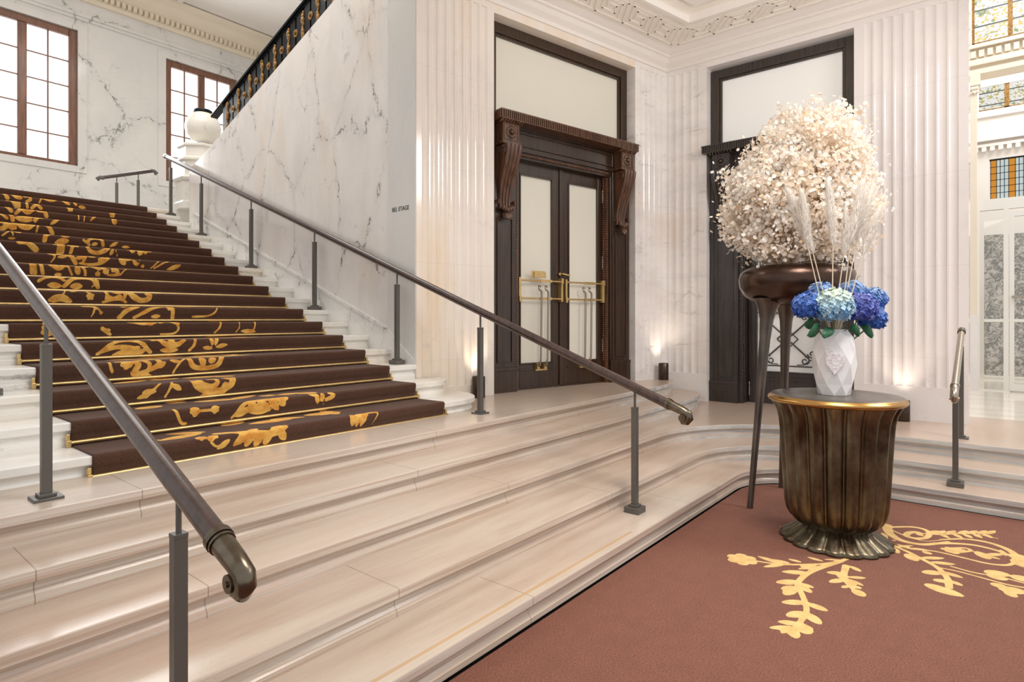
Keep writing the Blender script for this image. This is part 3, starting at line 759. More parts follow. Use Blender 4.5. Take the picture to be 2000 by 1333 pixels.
def grid_mesh(name, co, nx, ny, attr, mat):
    me = bpy.data.meshes.new(name); me.vertices.add(nx*ny); me.vertices.foreach_set('co', co.astype(np.float32).ravel())
    i = np.arange((nx-1)*(ny-1)); a = (i//(nx-1))*nx+i % (nx-1)
    quads = np.stack([a, a+1, a+nx+1, a+nx], 1).astype(np.int32)
    me.loops.add(quads.size); me.loops.foreach_set('vertex_index', quads.ravel())
    me.polygons.add(len(quads)); me.polygons.foreach_set('loop_start', np.arange(0, quads.size, 4, dtype=np.int32))
    me.polygons.foreach_set('use_smooth', np.ones(len(quads), bool))
    me.update(calc_edges=True)
    at = me.attributes.new('ornament', 'FLOAT', 'POINT'); at.data.foreach_set('value', attr.astype(np.float32).ravel())
    me.materials.append(mat); o = bpy.data.objects.new(name, me); COL.objects.link(o); return o

# floor carpet: strokes laid out as seen beside and under the table
fs = Strokes()
def F(x, y): p = on_z(1350+x/3.077, 950+y/3.077, 0); return (p[0], p[1])
def st(pts, r0, r1=None): fs.smooth([F(*p) for p in pts], r0, r1)
def lf(a, b, r, bend=0.0): fs.leaf(F(*a), F(*b), r, bend)
fs.blob(F(305, 440), .10, 6)
st([(385, 450), (540, 470), (750, 470), (870, 457), (960, 430)], .010, .014)
for a, b, r in (((555, 470), (395, 420), .026), ((560, 470), (430, 487), .022), ((590, 463), (470, 440), .022), ((660, 458), (580, 437), .018), ((770, 482), (640, 500), .022), ((750, 470), (650, 484), .018), ((790, 452), (695, 425), .018), ((900, 445), (790, 440), .012)): lf(a, b, r)
st([(900, 450), (780, 490), (700, 525), (650, 568), (640, 600), (665, 650), (690, 715), (690, 765), (660, 810), (625, 850)], .020, .014)
for a, b, r in (((710, 522), (540, 515), .032), ((650, 575), (508, 580), .036), ((640, 610), (545, 622), .036), ((620, 615), (560, 655), .034), ((655, 585), (738, 612), .022), ((655, 598), (722, 642), .028), ((680, 698), (543, 700), .032), ((700, 705), (822, 752), .030), ((680, 760), (573, 783), .034), ((695, 765), (777, 832), .034), ((650, 828), (518, 815), .026), ((615, 850), (462, 853), .022), ((600, 853), (535, 885), .018), ((600, 855), (630, 915), .032), ((650, 830), (700, 885), .045), ((660, 840), (720, 862), .03)): lf(a, b, r)
st([(930, 480), (918, 540), (945, 590), (1000, 645)], .022, .012)
for a, b, r in (((915, 525), (813, 520), .028), ((915, 560), (828, 580), .026), ((945, 548), (1052, 552), .02), ((945, 560), (1036, 600), .02), ((940, 600), (905, 612), .016), ((970, 600), (1022, 616), .02), ((985, 625), (1032, 662), .035), ((960, 482), (1022, 515), .022), ((930, 540), (890, 548), .03), ((945, 575), (985, 590), .028)): lf(a, b, r)
st([(1150, 330), (1280, 385), (1370, 430), (1480, 490), (1540, 555), (1550, 610)], .014, .02)
for a, b, r in (((1415, 595), (1640, 664), .05), ((1420, 592), (1560, 640), .045), ((1495, 520), (1390, 520), .036), ((1510, 515), (1637, 553), .026), ((1540, 572), (1455, 566), .028), ((1562, 570), (1630, 600), .022), ((1240, 350), (1345, 385), .02), ((1300, 410), (1352, 450), .04), ((1380, 432), (1525, 433), .026), ((1440, 458), (1590, 470), .026), ((1320, 375), (1425, 385), .022), ((1400, 395), (1440, 408), .025), ((1230, 365), (1340, 357), .016), ((1200, 365), (1245, 405), .03)): lf(a, b, r)
st([(1175, 235), (1190, 280), (1260, 325), (1380, 350), (1480, 345), (1545, 335)], .035, .012)
st([(1165, 250), (1230, 246), (1330, 246), (1405, 262), (1432, 290), (1405, 312), (1345, 314), (1295, 300), (1310, 280), (1360, 278), (1375, 292)], .014, .024)
st([(1200, 262), (1290, 300), (1400, 330), (1500, 325)], .008, .006)
st([(1470, 345), (1580, 345), (1700, 355), (1830, 385), (1920, 420), (1950, 450), (1900, 475), (1780, 465), (1640, 432), (1480, 395), (1400, 385)], .018, .010)
st([(1500, 322), (1640, 318), (1780, 338), (1900, 380), (1960, 425), (2000, 470)], .010, .03)
lf((1925, 420), (2010, 425), .04); lf((1940, 440), (2005, 490), .04)
for c, r in (((1560, 385), .06), ((1625, 385), .03)): fs.blob(F(*c), r, 5)
st([(1530, 375), (1640, 372), (1680, 388), (1620, 398)], .012, .012)
for a, b, r in (((1720, 395), (1790, 440), .04), ((1770, 415), (1880, 408), .025), ((1780, 420), (1860, 440), .018), ((1600, 405), (1560, 398), .02), ((1860, 385), (1890, 420), .02)): lf(a, b, r)
st([(1400, 285), (1500, 292), (1600, 285), (1700, 288), (1845, 315)], .010, .006)
for i, (x, s) in enumerate(((1450, -1), (1500, -1), (1520, 1), (1560, -1), (1600, 1), (1630, -1), (1660, 1), (1690, -1), (1720, 1), (1750, -1), (1780, 1), (1800, -1))): lf((x-22, 287), (x+28, 287+s*20+(6 if s > 0 else 0)), .022)
st([(1480, 488), (1600, 512), (1750, 552), (1900, 592), (2010, 612)], .008, .01); st([(1560, 482), (1700, 520), (1850, 545), (2010, 585)], .008, .01)
for a, b, r in (((1780, 520), (1900, 530), .05), ((1800, 540), (1890, 560), .04), ((1815, 590), (1890, 608), .035), ((1870, 622), (2000, 632), .05), ((1900, 635), (1945, 668), .03), ((1960, 550), (2010, 560), .05), ((1230, 325), (1205, 328), .01)): lf(a, b, r)
st([(1105, 330), (1150, 330), (1165, 300), (1150, 285)], .03, .012)
lf((560, 245), (600, 262), .05)
def axis(a, b, fa, fb, fine, coarse):
    l = list(np.arange(a, fa, coarse))+list(np.arange(fa, fb, fine))+list(np.arange(fb, b, coarse))+[b]; return np.array(l)
xs = axis(-3.2, 6.32, 2.9, 6.2, .011, .3); ys = axis(-3.3, 2.0, -1.6, 1.7, .011, .3)
X, Y = np.meshgrid(xs, ys)
# follow the curved foot of the steps
fld = fs.field(xs, ys); co = np.stack([X, Y, np.zeros_like(X)], -1)
lim = 6.2-.62+.0
dx = X-CC[0]; dy = Y-CC[1]; m_ = (dx > 0) & (dy > 0); rr = np.sqrt((dx/.572)**2+(dy/.554)**2); rr = np.where(m_ & (rr > 1), rr, 1)
co[..., 0] = np.where(m_, CC[0]+dx/rr, np.minimum(X, 6.192)); co[..., 1] = np.where(m_, CC[1]+dy/rr, np.minimum(Y, 1.874))
oc = grid_mesh('floor_carpet', co, len(xs), len(ys), fld, M['floorcarpet'])
tag(oc, 'reddish brown wall-to-wall carpet with golden floral scrolls under the fluted table', 'carpet')

# stair runner
XL, XR = 1.09, 3.80; ss = Strokes(); PER = .53
def onr(k, x, y):      # point on the riser face k
    p = on_y(x/2.2222, 360+y/2.2222, N_y(k)-.012); return (p[0], (k-1)*PER+p[2]-(N_z(k)-.144))
def ont(k, x, y):      # point on the tread k
    p = on_z(x/2.2222, 360+y/2.2222, N_z(k)+.01); return (p[0], (k-1)*PER+.144+p[1]-N_y(k))
def sr(k, pts, r0, r1=None): ss.smooth([onr(k, *p) for p in pts], r0, r1)
def lr(k, a, b, r, bend=0.0): ss.leaf(onr(k, *a), onr(k, *b), r, bend)
def br(k, c, r, n=6): ss.blob(onr(k, *c), r, n)
def lt(k, a, b, r, bend=0.0): ss.leaf(ont(k, *a), ont(k, *b), r, bend)
# riser 1
br(1, (880, 1100), .038); br(1, (930, 1100), .034); sr(1, [(900, 1110), (935, 1145), (980, 1150)], .008); lr(1, (950, 1158), (1000, 1118), .02); lr(1, (1020, 1145), (1050, 1105), .02)
sr(1, [(965, 1050), (1040, 1075), (1120, 1092), (1190, 1090), (1240, 1060)], .03, .022)
for a, b in (((1060, 1085), (1040, 1140)), ((1100, 1090), (1070, 1150)), ((1140, 1095), (1110, 1148)), ((1180, 1090), (1150, 1140)), ((1215, 1080), (1245, 1118)), ((1090, 1070), (1130, 1050)), ((1180, 1075), (1235, 1045))): lr(1, a, b, .028)
for a, b in (((1530, 1000), (1535, 1062)), ((1560, 998), (1552, 1062)), ((1590, 1000), (1570, 1060)), ((1545, 1010), (1600, 1010))): lr(1, a, b, .026)
sr(1, [(1600, 995), (1640, 1000), (1620, 1050)], .014, .003)
for a, b, r in (((700, 1112), (880, 1080), .05), ((730, 1085), (900, 1075), .04), ((970, 1048), (1060, 1030), .05), ((1090, 1040), (1280, 1015), .06), ((1180, 1020), (1330, 1010), .04), ((1330, 1003), (1480, 988), .07), ((1400, 985), (1470, 998), .06), ((600, 1120), (700, 1110), .03)): lt(1, a, b, r)
# riser 2
sr(2, [(755, 980), (790, 1040), (810, 1045)], .01); br(2, (845, 992), .034); br(2, (935, 985), .03); sr(2, [(860, 995), (930, 988)], .008); lr(2, (860, 1000), (840, 1015), .012)
sr(2, [(1010, 1020), (1060, 965), (1130, 940), (1240, 935)], .008, .026)
for a, b in (((1080, 960), (1130, 990)), ((1120, 950), (1180, 990)), ((1170, 945), (1215, 985)), ((1080, 990), (1170, 990)), ((1210, 940), (1240, 965)), ((1030, 1012), (1090, 975))): lr(2, a, b, .026)
for a, b in (((1370, 912), (1385, 960)), ((1400, 910), (1400, 950)), ((1345, 915), (1375, 925))): lr(2, a, b, .02)
sr(2, [(1420, 940), (1450, 925), (1430, 912)], .014); sr(2, [(1410, 962), (1412, 935)], .006)
for a, b, r in (((600, 975), (700, 962), .06), ((720, 950), (810, 945), .04), ((850, 945), (1050, 930), .05), ((860, 935), (980, 918), .04), ((1000, 935), (1110, 915), .05), ((1130, 920), (1200, 915), .04), ((1210, 915), (1300, 905), .05), ((1300, 908), (1370, 905), .06)): lt(2, a, b, r)
# riser 3
lr(3, (600, 935), (665, 910), .018); sr(3, [(640, 930), (700, 870)], .008); sr(3, [(755, 850), (740, 890), (720, 930)], .008); lr(3, (745, 878), (790, 898), .018); lr(3, (620, 912), (680, 905), .018)
sr(3, [(835, 850), (850, 880), (890, 900), (950, 900), (1000, 880), (1010, 850), (985, 838)], .016, .028)
sr(3, [(865, 855), (880, 878), (920, 885), (945, 870), (935, 850), (905, 848)], .022, .012); lr(3, (980, 870), (970, 900), .022)
for a, b, r in (((500, 865), (640, 850), .05), ((560, 850), (700, 845), .04), ((660, 850), (780, 842), .05), ((800, 842), (960, 832), .06), ((930, 835), (1020, 832), .05)): lt(3, a, b, r)
# riser 4
sr(4, [(475, 770), (480, 800), (490, 820)], .01); br(4, (550, 785), .045); sr(4, [(510, 770), (560, 765), (600, 790), (590, 810)], .02); sr(4, [(580, 830), (640, 815), (690, 790), (688, 765)], .014, .02)
sr(4, [(620, 765), (650, 790), (640, 820)], .018, .01); sr(4, [(755, 825), (770, 795), (800, 765)], .008); lr(4, (740, 770), (780, 780), .018); lr(4, (690, 800), (720, 780), .018)
sr(4, [(820, 760), (840, 795), (890, 802), (945, 790), (965, 755)], .018, .02); lr(4, (870, 760), (890, 790), .026); lr(4, (910, 775), (935, 765), .026)
for a, b, r in (((480, 760), (620, 752), .05), ((600, 755), (800, 748), .05), ((820, 750), (960, 745), .06)): lt(4, a, b, r)
# riser 5
sr(5, [(425, 742), (480, 705), (540, 685), (610, 695), (655, 732)], .012, .016); sr(5, [(440, 735), (500, 715), (560, 715), (600, 725)], .01, .02); sr(5, [(500, 690), (560, 676), (600, 685)], .012); lr(5, (570, 725), (610, 712), .018)
sr(5, [(690, 678), (720, 700), (770, 702), (800, 685)], .02, .016); br(5, (745, 690), .03); lr(5, (700, 725), (780, 722), .024); sr(5, [(850, 668), (845, 700), (825, 725)], .012)
for a, b in (((915, 668), (925, 705)), ((945, 668), (935, 705)), ((925, 715), (880, 712)), ((940, 710), (990, 700))): lr(5, a, b, .018)
# riser 6
br(6, (470, 640), .022, 5); sr(6, [(445, 632), (480, 655)], .014); sr(6, [(560, 600), (620, 612), (670, 605)], .014, .02); lr(6, (630, 600), (665, 618), .024); sr(6, [(690, 600), (740, 600), (775, 625), (760, 650), (700, 655)], .012, .008); sr(6, [(745, 598), (772, 612)], .018)
sr(6, [(960, 598), (955, 625), (935, 648)], .009); sr(6, [(1040, 598), (1040, 625), (1028, 645)], .006); sr(6, [(1108, 598), (1105, 630), (1085, 642)], .008); lr(6, (1050, 640), (1115, 642), .022); br(6, (210, 640), .05); lr(6, (190, 610), (260, 655), .03)
# riser 7
sr(7, [(360, 532), (410, 540), (400, 578)], .014, .006); br(7, (440, 563), .016, 5); sr(7, [(408, 535), (440, 560)], .007); sr(7, [(520, 582), (550, 555), (600, 538)], .02, .016); sr(7, [(585, 582), (640, 555), (700, 535), (745, 540), (752, 582)], .014, .018); br(7, (735, 545), .026, 5); lr(7, (660, 578), (700, 575), .02); sr(7, [(840, 578), (900, 575), (935, 560), (945, 537)], .012, .006)
# risers from the eighth up
def kof(u, v):
    for k in range(1, 20):
        z = on_y(u, v, N_y(k)-.012)[2]
        if N_z(k)-.150 <= z <= N_z(k)+.008: return k
    return None
def up(pts, r0, r1=None, leaf=False, blob=0):
    q = [(x/4.4444, 360+y/4.4444) for x, y in pts]; c = (sum(p[0] for p in q)/len(q), sum(p[1] for p in q)/len(q)); k = kof(*c)
    if k is None: return
    w = [(lambda p: (p[0], (k-1)*PER+p[2]-(N_z(k)-.144)))(on_y(u, v, N_y(k)-.012)) for u, v in q]
    if blob: ss.blob(w[0], r0, blob)
    elif leaf: ss.leaf(w[0], w[-1], r0)
    else: ss.smooth(w, r0, r1)
for a in ([(440, 1010), (480, 990), (530, 985), (575, 995), (612, 1022)], [(470, 1018), (530, 1005), (590, 1020)]): up(a, .018)
up([(570, 920), (555, 965), (535, 1005)], .007); up([(785, 985)], .034, blob=5); up([(745, 930), (770, 960)], .008)
up([(915, 938), (930, 970), (925, 1000)], .014); up([(970, 935), (1010, 955), (1060, 950), (1095, 938)], .014); up([(940, 985), (990, 1000), (1040, 985)], .012, .016); up([(900, 1030), (980, 1010), (1060, 1008), (1098, 1030)], .012); up([(1080, 940), (1085, 980), (1070, 1010)], .014); up([(1110, 938), (1160, 985), (1220, 1015), (1280, 1010), (1302, 982), (1275, 965)], .026, .02)
up([(335, 850), (400, 825), (480, 818), (560, 850)], .012, .010); up([(420, 880), (540, 890)], .028, leaf=True); up([(560, 890), (630, 838), (720, 826), (800, 842), (855, 905)], .018, .014); up([(620, 892), (720, 892)], .03, leaf=True); up([(835, 820), (835, 860), (800, 900)], .007); up([(845, 850), (862, 900)], .010)
up([(270, 690), (280, 775)], .016); up([(297, 690), (312, 780)], .014); up([(350, 690), (376, 780)], .016); up([(448, 708), (510, 738), (572, 712)], .026, .02); up([(582, 715), (608, 755), (628, 792)], .010); up([(665, 725), (685, 792)], .026, leaf=True); up([(705, 722), (738, 760), (745, 795)], .012); up([(480, 792), (540, 788)], .02, leaf=True)
up([(800, 720), (860, 748), (905, 735)], .018, .012); up([(850, 785)], .028, blob=5); up([(920, 765)], .032, blob=6); up([(985, 755)], .028, blob=5); up([(1005, 738), (1035, 800)], .018, leaf=True); up([(1042, 795), (1100, 745)], .006); up([(930, 795), (1060, 795)], .014, leaf=True)
up([(420, 605), (475, 635), (445, 682)], .012, .006); up([(450, 608), (540, 608), (615, 635), (660, 690)], .024, .02); up([(500, 645), (590, 640)], .014, leaf=True); up([(685, 650), (740, 640), (722, 682)], .02, .012); up([(700, 690), (790, 702), (870, 692), (935, 655)], .012, .022); up([(868, 668), (900, 655)], .02); up([(760, 630), (835, 645)], .014, leaf=True)
up([(1040, 655), (1090, 705)], .03, leaf=True); up([(1060, 662), (1150, 665)], .022, leaf=True); up([(1155, 670), (1195, 715)], .02, leaf=True); up([(1215, 655), (1208, 702)], .006); up([(1240, 718)], .022, blob=5); up([(1312, 735), (1350, 705), (1382, 680)], .006); up([(1340, 735), (1400, 705), (1465, 680)], .008); up([(1455, 745), (1572, 712)], .024, leaf=True)
up([(165, 515), (240, 520), (312, 572)], .022, .03); up([(520, 525), (515, 597)], .022, .026); up([(550, 528), (545, 597)], .016); up([(598, 535), (672, 545)], .018); up([(632, 545), (615, 602)], .016); up([(755, 548), (785, 588), (850, 603), (910, 585), (935, 565)], .016, .026); up([(960, 620), (985, 570)], .018, leaf=True); up([(1005, 580), (1022, 632)], .006); up([(1150, 588)], .032, blob=6); up([(1215, 605)], .032, blob=6); up([(1262, 600)], .028, blob=5); up([(1110, 570), (1310, 590)], .014)
up([(388, 495), (398, 455), (430, 436)], .022); up([(530, 455), (610, 465)], .02, leaf=True); up([(485, 512), (600, 495)], .034, leaf=True); up([(775, 535), (768, 498), (820, 480), (880, 492), (898, 538)], .014, .018); up([(725, 495), (765, 520)], .012); up([(800, 530), (850, 522)], .02, leaf=True); up([(955, 545), (1025, 515)], .018, leaf=True); up([(1060, 548), (1132, 552)], .016, leaf=True)
up([(20, 452), (60, 430), (82, 410)], .008); up([(105, 412), (112, 452)], .008); up([(120, 410), (188, 432)], .016, leaf=True); up([(70, 472), (140, 475)], .014, leaf=True); up([(408, 360), (432, 392), (458, 432)], .022); up([(0, 330), (50, 345), (40, 382), (5, 390)], .024); up([(110, 372)], .045, blob=6); up([(150, 338), (185, 372), (240, 384), (285, 362)], .026); up([(335, 355), (318, 418)], .01); up([(200, 350), (240, 355)], .016)
up([(0, 262), (60, 302)], .014); up([(95, 270), (112, 318)], .02); up([(140, 300), (285, 322)], .034, leaf=True); up([(190, 280), (300, 302)], .02, leaf=True); up([(342, 290), (300, 342)], .012, leaf=True); up([(318, 288), (292, 332)], .012, leaf=True); up([(440, 352), (522, 310)], .02, leaf=True)
up([(55, 200), (98, 240)], .02); up([(190, 212), (240, 248), (292, 225)], .034, .024); up([(138, 258), (175, 230)], .018); up([(335, 240), (385, 250), (405, 285)], .022); up([(682, 270), (684, 315)], .008); up([(736, 280), (730, 325)], .008); up([(860, 255), (780, 328)], .018, leaf=True); up([(975, 272)], .04, blob=5); up([(985, 305), (1002, 352)], .034, leaf=True)
up([(118, 150), (150, 195)], .034); up([(160, 152), (165, 200)], .02); up([(228, 155), (240, 208)], .014); up([(278, 212), (318, 188), (358, 215)], .018); up([(610, 222)], .04, blob=5)
up([(38, 85), (66, 125)], .022); up([(105, 95), (195, 132)], .034, leaf=True); up([(215, 115), (250, 112), (265, 140), (235, 155)], .018); up([(362, 130), (342, 165)], .01); up([(375, 130), (495, 150)], .036, leaf=True); up([(540, 145), (612, 186)], .026, leaf=True); up([(640, 165), (668, 196)], .018, leaf=True); up([(685, 200), (745, 212)], .022, leaf=True)
for k in range(4, 19):       # continuation across the treads
    s0 = (k-1)*PER; cx = 2.3+.25*math.sin(k*1.3)
    ss.smooth([(cx-.4, s0+.16), (cx-.1, s0+.3), (cx+.2, s0+.22), (cx+.5, s0+.4), (cx+.2, s0+.5)], .03, .02); ss.leaf((cx+.3, s0+.2), (cx+.6, s0+.3), .04); ss.leaf((cx-.2, s0+.35), (cx-.5, s0+.45), .05)
prof = []                    # (y, z, s)
for k in range(1, 20):
    y, z = N_y(k), N_z(k); zb = z-(.138 if k == 1 else .144); s0 = (k-1)*PER
    prof += [(y+.004, zb+.008, s0), (y+.004, zb+.03, s0+.024), (y+.006, zb+.06, s0+.054), (y-.006, zb+.09, s0+.084)]
    for a in range(0, 91, 15):
        q = math.radians(a); prof.append((y+.010-.022*math.cos(q), z-.012+.022*math.sin(q), s0+.115+.04*a/90))
    if k < 19: prof += [(y+.386+.002, z+.008, s0+PER-.002)]
    else: prof += [(y+1.2, z+.008, s0+1.2)]
pts = [prof[0]]
for a, b in zip(prof[:-1], prof[1:]):
    n = max(1, int(math.ceil(math.dist(a[:2], b[:2])/.014)))
    for i in range(1, n+1): pts.append(tuple(a[j]+(b[j]-a[j])*i/n for j in range(3)))
yz = np.array(pts); order = np.maximum.accumulate(yz[:, 2]+np.arange(len(yz))*1e-7)
xs = np.arange(XL, XR+.001, (XR-XL)/194); fld = ss.field(xs, order)
co = np.zeros((len(yz), len(xs), 3)); co[..., 0] = xs[None, :]; co[..., 1] = yz[:, 0][:, None]; co[..., 2] = yz[:, 1][:, None]
orun = grid_mesh('stair_runner', co, len(xs), len(yz), fld, M['runner'])
tag(orun, 'dark brown stair runner with golden floral scrolls held by brass rods', 'carpet')
sol = orun.modifiers.new('thick', 'SOLIDIFY'); sol.thickness = .009; sol.offset = -1
# stair rods
def rod():
    r = empty('stair_rod', (XL, 0, 0))
    MB().tube([(-.015, -.012, 0), (XR-XL+.015, -.012, 0)], .013, 12).build('rod', M['brass'], r)
    for x in (-.028, XR-XL+.004):
        MB().box(x, x+.024, -.026, .012, -.024, .016).box(x+.002, x+.022, -.006, .02, .016, .05).build('rod_bracket', M['brass'], r, bevel=.003)
    return r
r0 = rod()
ords = ['lowest', 'second', 'third', 'fourth', 'fifth', 'sixth', 'seventh', 'eighth', 'ninth', 'tenth', 'eleventh', 'twelfth', 'thirteenth', 'fourteenth', 'fifteenth', 'sixteenth', 'seventeenth', 'eighteenth', 'topmost']
for k in range(1, 20):
    r = r0 if k == 1 else copy_tree(r0)
    r.location = (XL, N_y(k)-.008, N_z(k)-(.138 if k == 1 else .144)+.026)
    o_ = ords[k-1]
    tag(r, ('lowest brass stair rod, lying just above the stone landing' if k == 1 else 'topmost brass stair rod at the head of the runner' if k == 19 else '%s brass stair rod from the bottom of the runner' % o_), 'stair rod', 'brass rods holding the stair runner')

# ------------------------------------------------------------------ handrails
def rail_z(y): return 1.081+(y-2.115)*.3728
def post(parent, x, y, zb, zr, rot=0.0):
    p = MB().box(-.021, .021, -.021, .021, .05, zr-.15-zb).box(-.022, .022, -.022, .022, zr-.165-zb, zr-.149-zb)
    o = p.build('post', M['post'], parent, bevel=.002); o.location = Vector((x, y, zb))-Vector(parent.location)
    MB().box(-.06, .06, -.06, .06, 0, .044).box(-.036, .036, -.036, .036, .044, .060).build('base_plate', M['post'], o, bevel=.003)
    MB().lathe([(.009, zr-.15-zb), (.009, zr-.025-zb)], 12).build('stem', M['post'], o)
    return o
def handrail(x, y0, y1, posts, label, low_end=True, up_end=True, railmat='rail', r=.033):
    h = empty('handrail', (x, y0, 0), label=label, cat='handrail', group='handrails on square metal posts')
    L = lambda p: (p[0]-x, p[1]-y0, p[2])
    MB().tube([L((x, y0+.12, rail_z(y0+.12))), L((x, y1, rail_z(y1)))], r, 20).tube([L((x, y0+.12, rail_z(y0+.12)-r*.98)), L((x, y1, rail_z(y1)-r*.98))], .009, 8).build('rail', M[railmat], h)
    z = rail_z(y0)
    e = MB(); d = Vector((0, -math.cos(.357), -math.sin(.357)))
    s = Vector((x, y0+.13, rail_z(y0+.13))); pts = [s, s+d*.03, s+d*.07, s+d*.115]
    c = s+d*.115+Vector((0, -.01, -.045))
    pts += [c+Vector((0, -.035, .022)), c+Vector((0, -.042, -.005)), c+Vector((0, -.022, -.030)), c+Vector((0, .005, -.032)), c+Vector((0, .02, -.012))]
    e.tube([L(p) for p in pts], [r*1.06, r*1.05, r*1.02, r*.98, r*.94, r*.9, r*.82, r*.7, r*.5], 18)
    e.tube([L(s+d*-.012), L(s+d*.012)], r*1.25, 20)
    e.tube([L(s+d*.018), L(s+d*.026)], r*1.18, 20)
    o = e.build('scroll_end', M['scroll'], h)
    MB().tube([L(c+Vector((-.033, 0, -.004))), L(c+Vector((.033, 0, -.004)))], .026, 16).tube([L(c+Vector((-.038, 0, -.004))), L(c+Vector((.038, 0, -.004)))], .009, 12).build('scroll_button', M['scroll'], o)
    if up_end:
        MB().tube([L((x, y1-.02, rail_z(y1-.02))), L((x, y1+.04, rail_z(y1+.04)))], r*1.15, 18).ball(L((x, y1+.05, rail_z(y1+.05)-.01)), r*1.05).build('end_cap', M['scroll'], h)
    for yy, zb in posts: post(h, x, yy, zb, rail_z(yy))
    return h
handrail(4.05, 1.72, 10.74, [(2.115, R), (3.68, .695), (4.85, N_z(3)), (6.37, N_z(7)), (7.90, N_z(11)), (9.43, N_z(15)), (10.56, N_z(18))], 'long brown handrail climbing beside the veined marble wall to the upper landing')
handrail(.81, 1.64, 7.2, [(2.05, R), (3.575, .695), (4.85, N_z(3)), (6.37, N_z(7))], 'nearest dark handrail crossing the lower left, its scrolled end over the limestone steps')
# small rail on the right-hand steps
h = empty('handrail', (6.1, .28, 0), label='short handrail with pale nickel tube on the right-hand steps', cat='handrail', group='handrails on square metal posts')
zr_ = lambda x: 1.01+(x-6.1)*.373
Lh = lambda x, z, y=0: (x-6.1, y, z)
MB().tube([Lh(6.16, zr_(6.16)), Lh(7.34, zr_(7.34))], .027, 18).build('rail', M['nickel'], h)
o = MB().tube([Lh(6.17, zr_(6.17)), Lh(6.11, zr_(6.11)), Lh(6.06, zr_(6.06)-.015), Lh(6.05, zr_(6.05)-.05), Lh(6.08, zr_(6.05)-.075)], [.030, .030, .029, .028, .02], 16).tube([Lh(6.15, zr_(6.15)), Lh(6.18, zr_(6.18))], .034, 18).build('scroll_end', M['nickel'], h)
MB().tube([Lh(6.085, zr_(6.05)-.05, -.034), Lh(6.085, zr_(6.05)-.05, .034)], .014, 12).build('scroll_button', M['nickel'], o)
MB().tube([Lh(7.3, zr_(7.3)), Lh(7.36, zr_(7.36))], .034, 18).build('end_cap', M['scroll'], h)
post(h, 6.425, .288, R, zr_(6.425)+.04); post(h, 7.24, .28, .405, zr_(7.24)+.04)
# small rail on the upper landing
h = empty('handrail', (3.4, 12.7, 3.42), label='small dark handrail on the upper landing below the marble panel between the windows', cat='handrail', group='handrails on square metal posts')
a = on_y(199, 347, 12.7); b = on_y(298, 334, 12.7); La = lambda x, z: (x-3.4, 0, z-3.42)
q = [on_y(228, 342, 12.7), on_y(270, 337, 12.7)]
MB().tube([La(a[0], a[2]), La(b[0], b[2])], .034, 14).build('rail', M['rail'], h)
for e_, s_ in ((a, -1), (b, 1)): MB().tube([La(e_[0]-s_*.03, e_[2]), La(e_[0]+s_*.03, e_[2]), La(e_[0]+s_*.07, e_[2]-.03), La(e_[0]+s_*.04, e_[2]-.06)], [.038, .037, .034, .025], 12).build('end_cap', M['post'], h)
for c_ in q: post(h, c_[0], 12.7, 3.42, c_[2])

# ------------------------------------------------------------------ balustrade on the diagonal wall
bal = empty('balustrade', (4.3, 9.2, 4.3), label='black iron balustrade with gilt ornament strips along the sloping marble wall', cat='balustrade')
Lb = lambda y, z, x=0: (x, y-9.2, z-4.3)
def zr(y): return zdiag(y)+.57
def zc(y): return zdiag(y)
m = MB()
pr = [(-.05, 0), (-.06, .02), (-.05, .045), (0, .058), (.05, .045), (.06, .02), (.05, 0)]
def sloped(mb, y0, y1, zf_, sec):
    n = len(sec); v = [Lb(y0, zf_(y0)+z, x) for x, z in sec]+[Lb(y1, zf_(y1)+z, x) for x, z in sec]
    mb.add(v, [[i, (i+1) % n, n+(i+1) % n, n+i] for i in range(n)]+[list(range(n)), list(range(2*n-1, n-1, -1))])
sloped(m, 9.55, 4.69, zr, pr); m.build('top_rail', M['iron'], bal)
m = MB(); sloped(m, 9.2, 4.69, zc, [(-.06, 0), (-.06, .03), (.06, .03), (.06, 0)]); sloped(m, 9.2, 4.69, zr, [(-.03, -.03), (-.03, 0), (.03, 0), (.03, -.03)])
m.build('bottom_rail', M['iron'], bal)
Y = 9.04
for i in range(13):
    ya = 9.215-.345*i; yb = ya-.345+.035; ym = (ya+yb)/2
    p = MB()
    for y0, y1 in ((ya, ya-.125), (yb+.125, yb)):
        v = []
        for y_ in (y0, y1):
            for x in (-.022, .022): v += [Lb(y_, zc(y_)+.03, x), Lb(y_, zr(y_)-.02, x)]
        p.add(v, [(0, 1, 3, 2), (4, 6, 7, 5), (0, 4, 5, 1), (2, 3, 7, 6), (0, 2, 6, 4), (1, 5, 7, 3)])
    v = []
    for y_ in (ya-.1, yb+.1):
        for x in (-.006, .006): v += [Lb(y_, zc(y_)+.03, x), Lb(y_, zr(y_)-.02, x)]
    p.add(v, [(0, 1, 3, 2), (4, 6, 7, 5), (0, 4, 5, 1), (2, 3, 7, 6), (0, 2, 6, 4), (1, 5, 7, 3)])
    o = p.build('baluster_panel', M['iron'], bal)
    g = MB(); z0 = zc(ym)+.06; z1 = zr(ym)-.06; n = 9
    for j in range(n):
        zz = z0+(z1-z0)*(j+.5)/n; g.ball(Lb(ym+.008*math.sin(j*2.2+i), zz, -.024), .030+.010*math.sin(j*1.7+i*.6), 8, sc=(.7, .95, 1.3))
    g.build('gilt_ornament', M['gold'], o)
    g = MB(); yg = yb-.017; zz = zc(yg)+.33
    g.tube([Lb(yg, zz, -.028), Lb(yg, zz, .028)], .052, 16).ball(Lb(yg, zz, -.03), .024, 8)
    g.build('gilt_medallion', M['gold'], o)

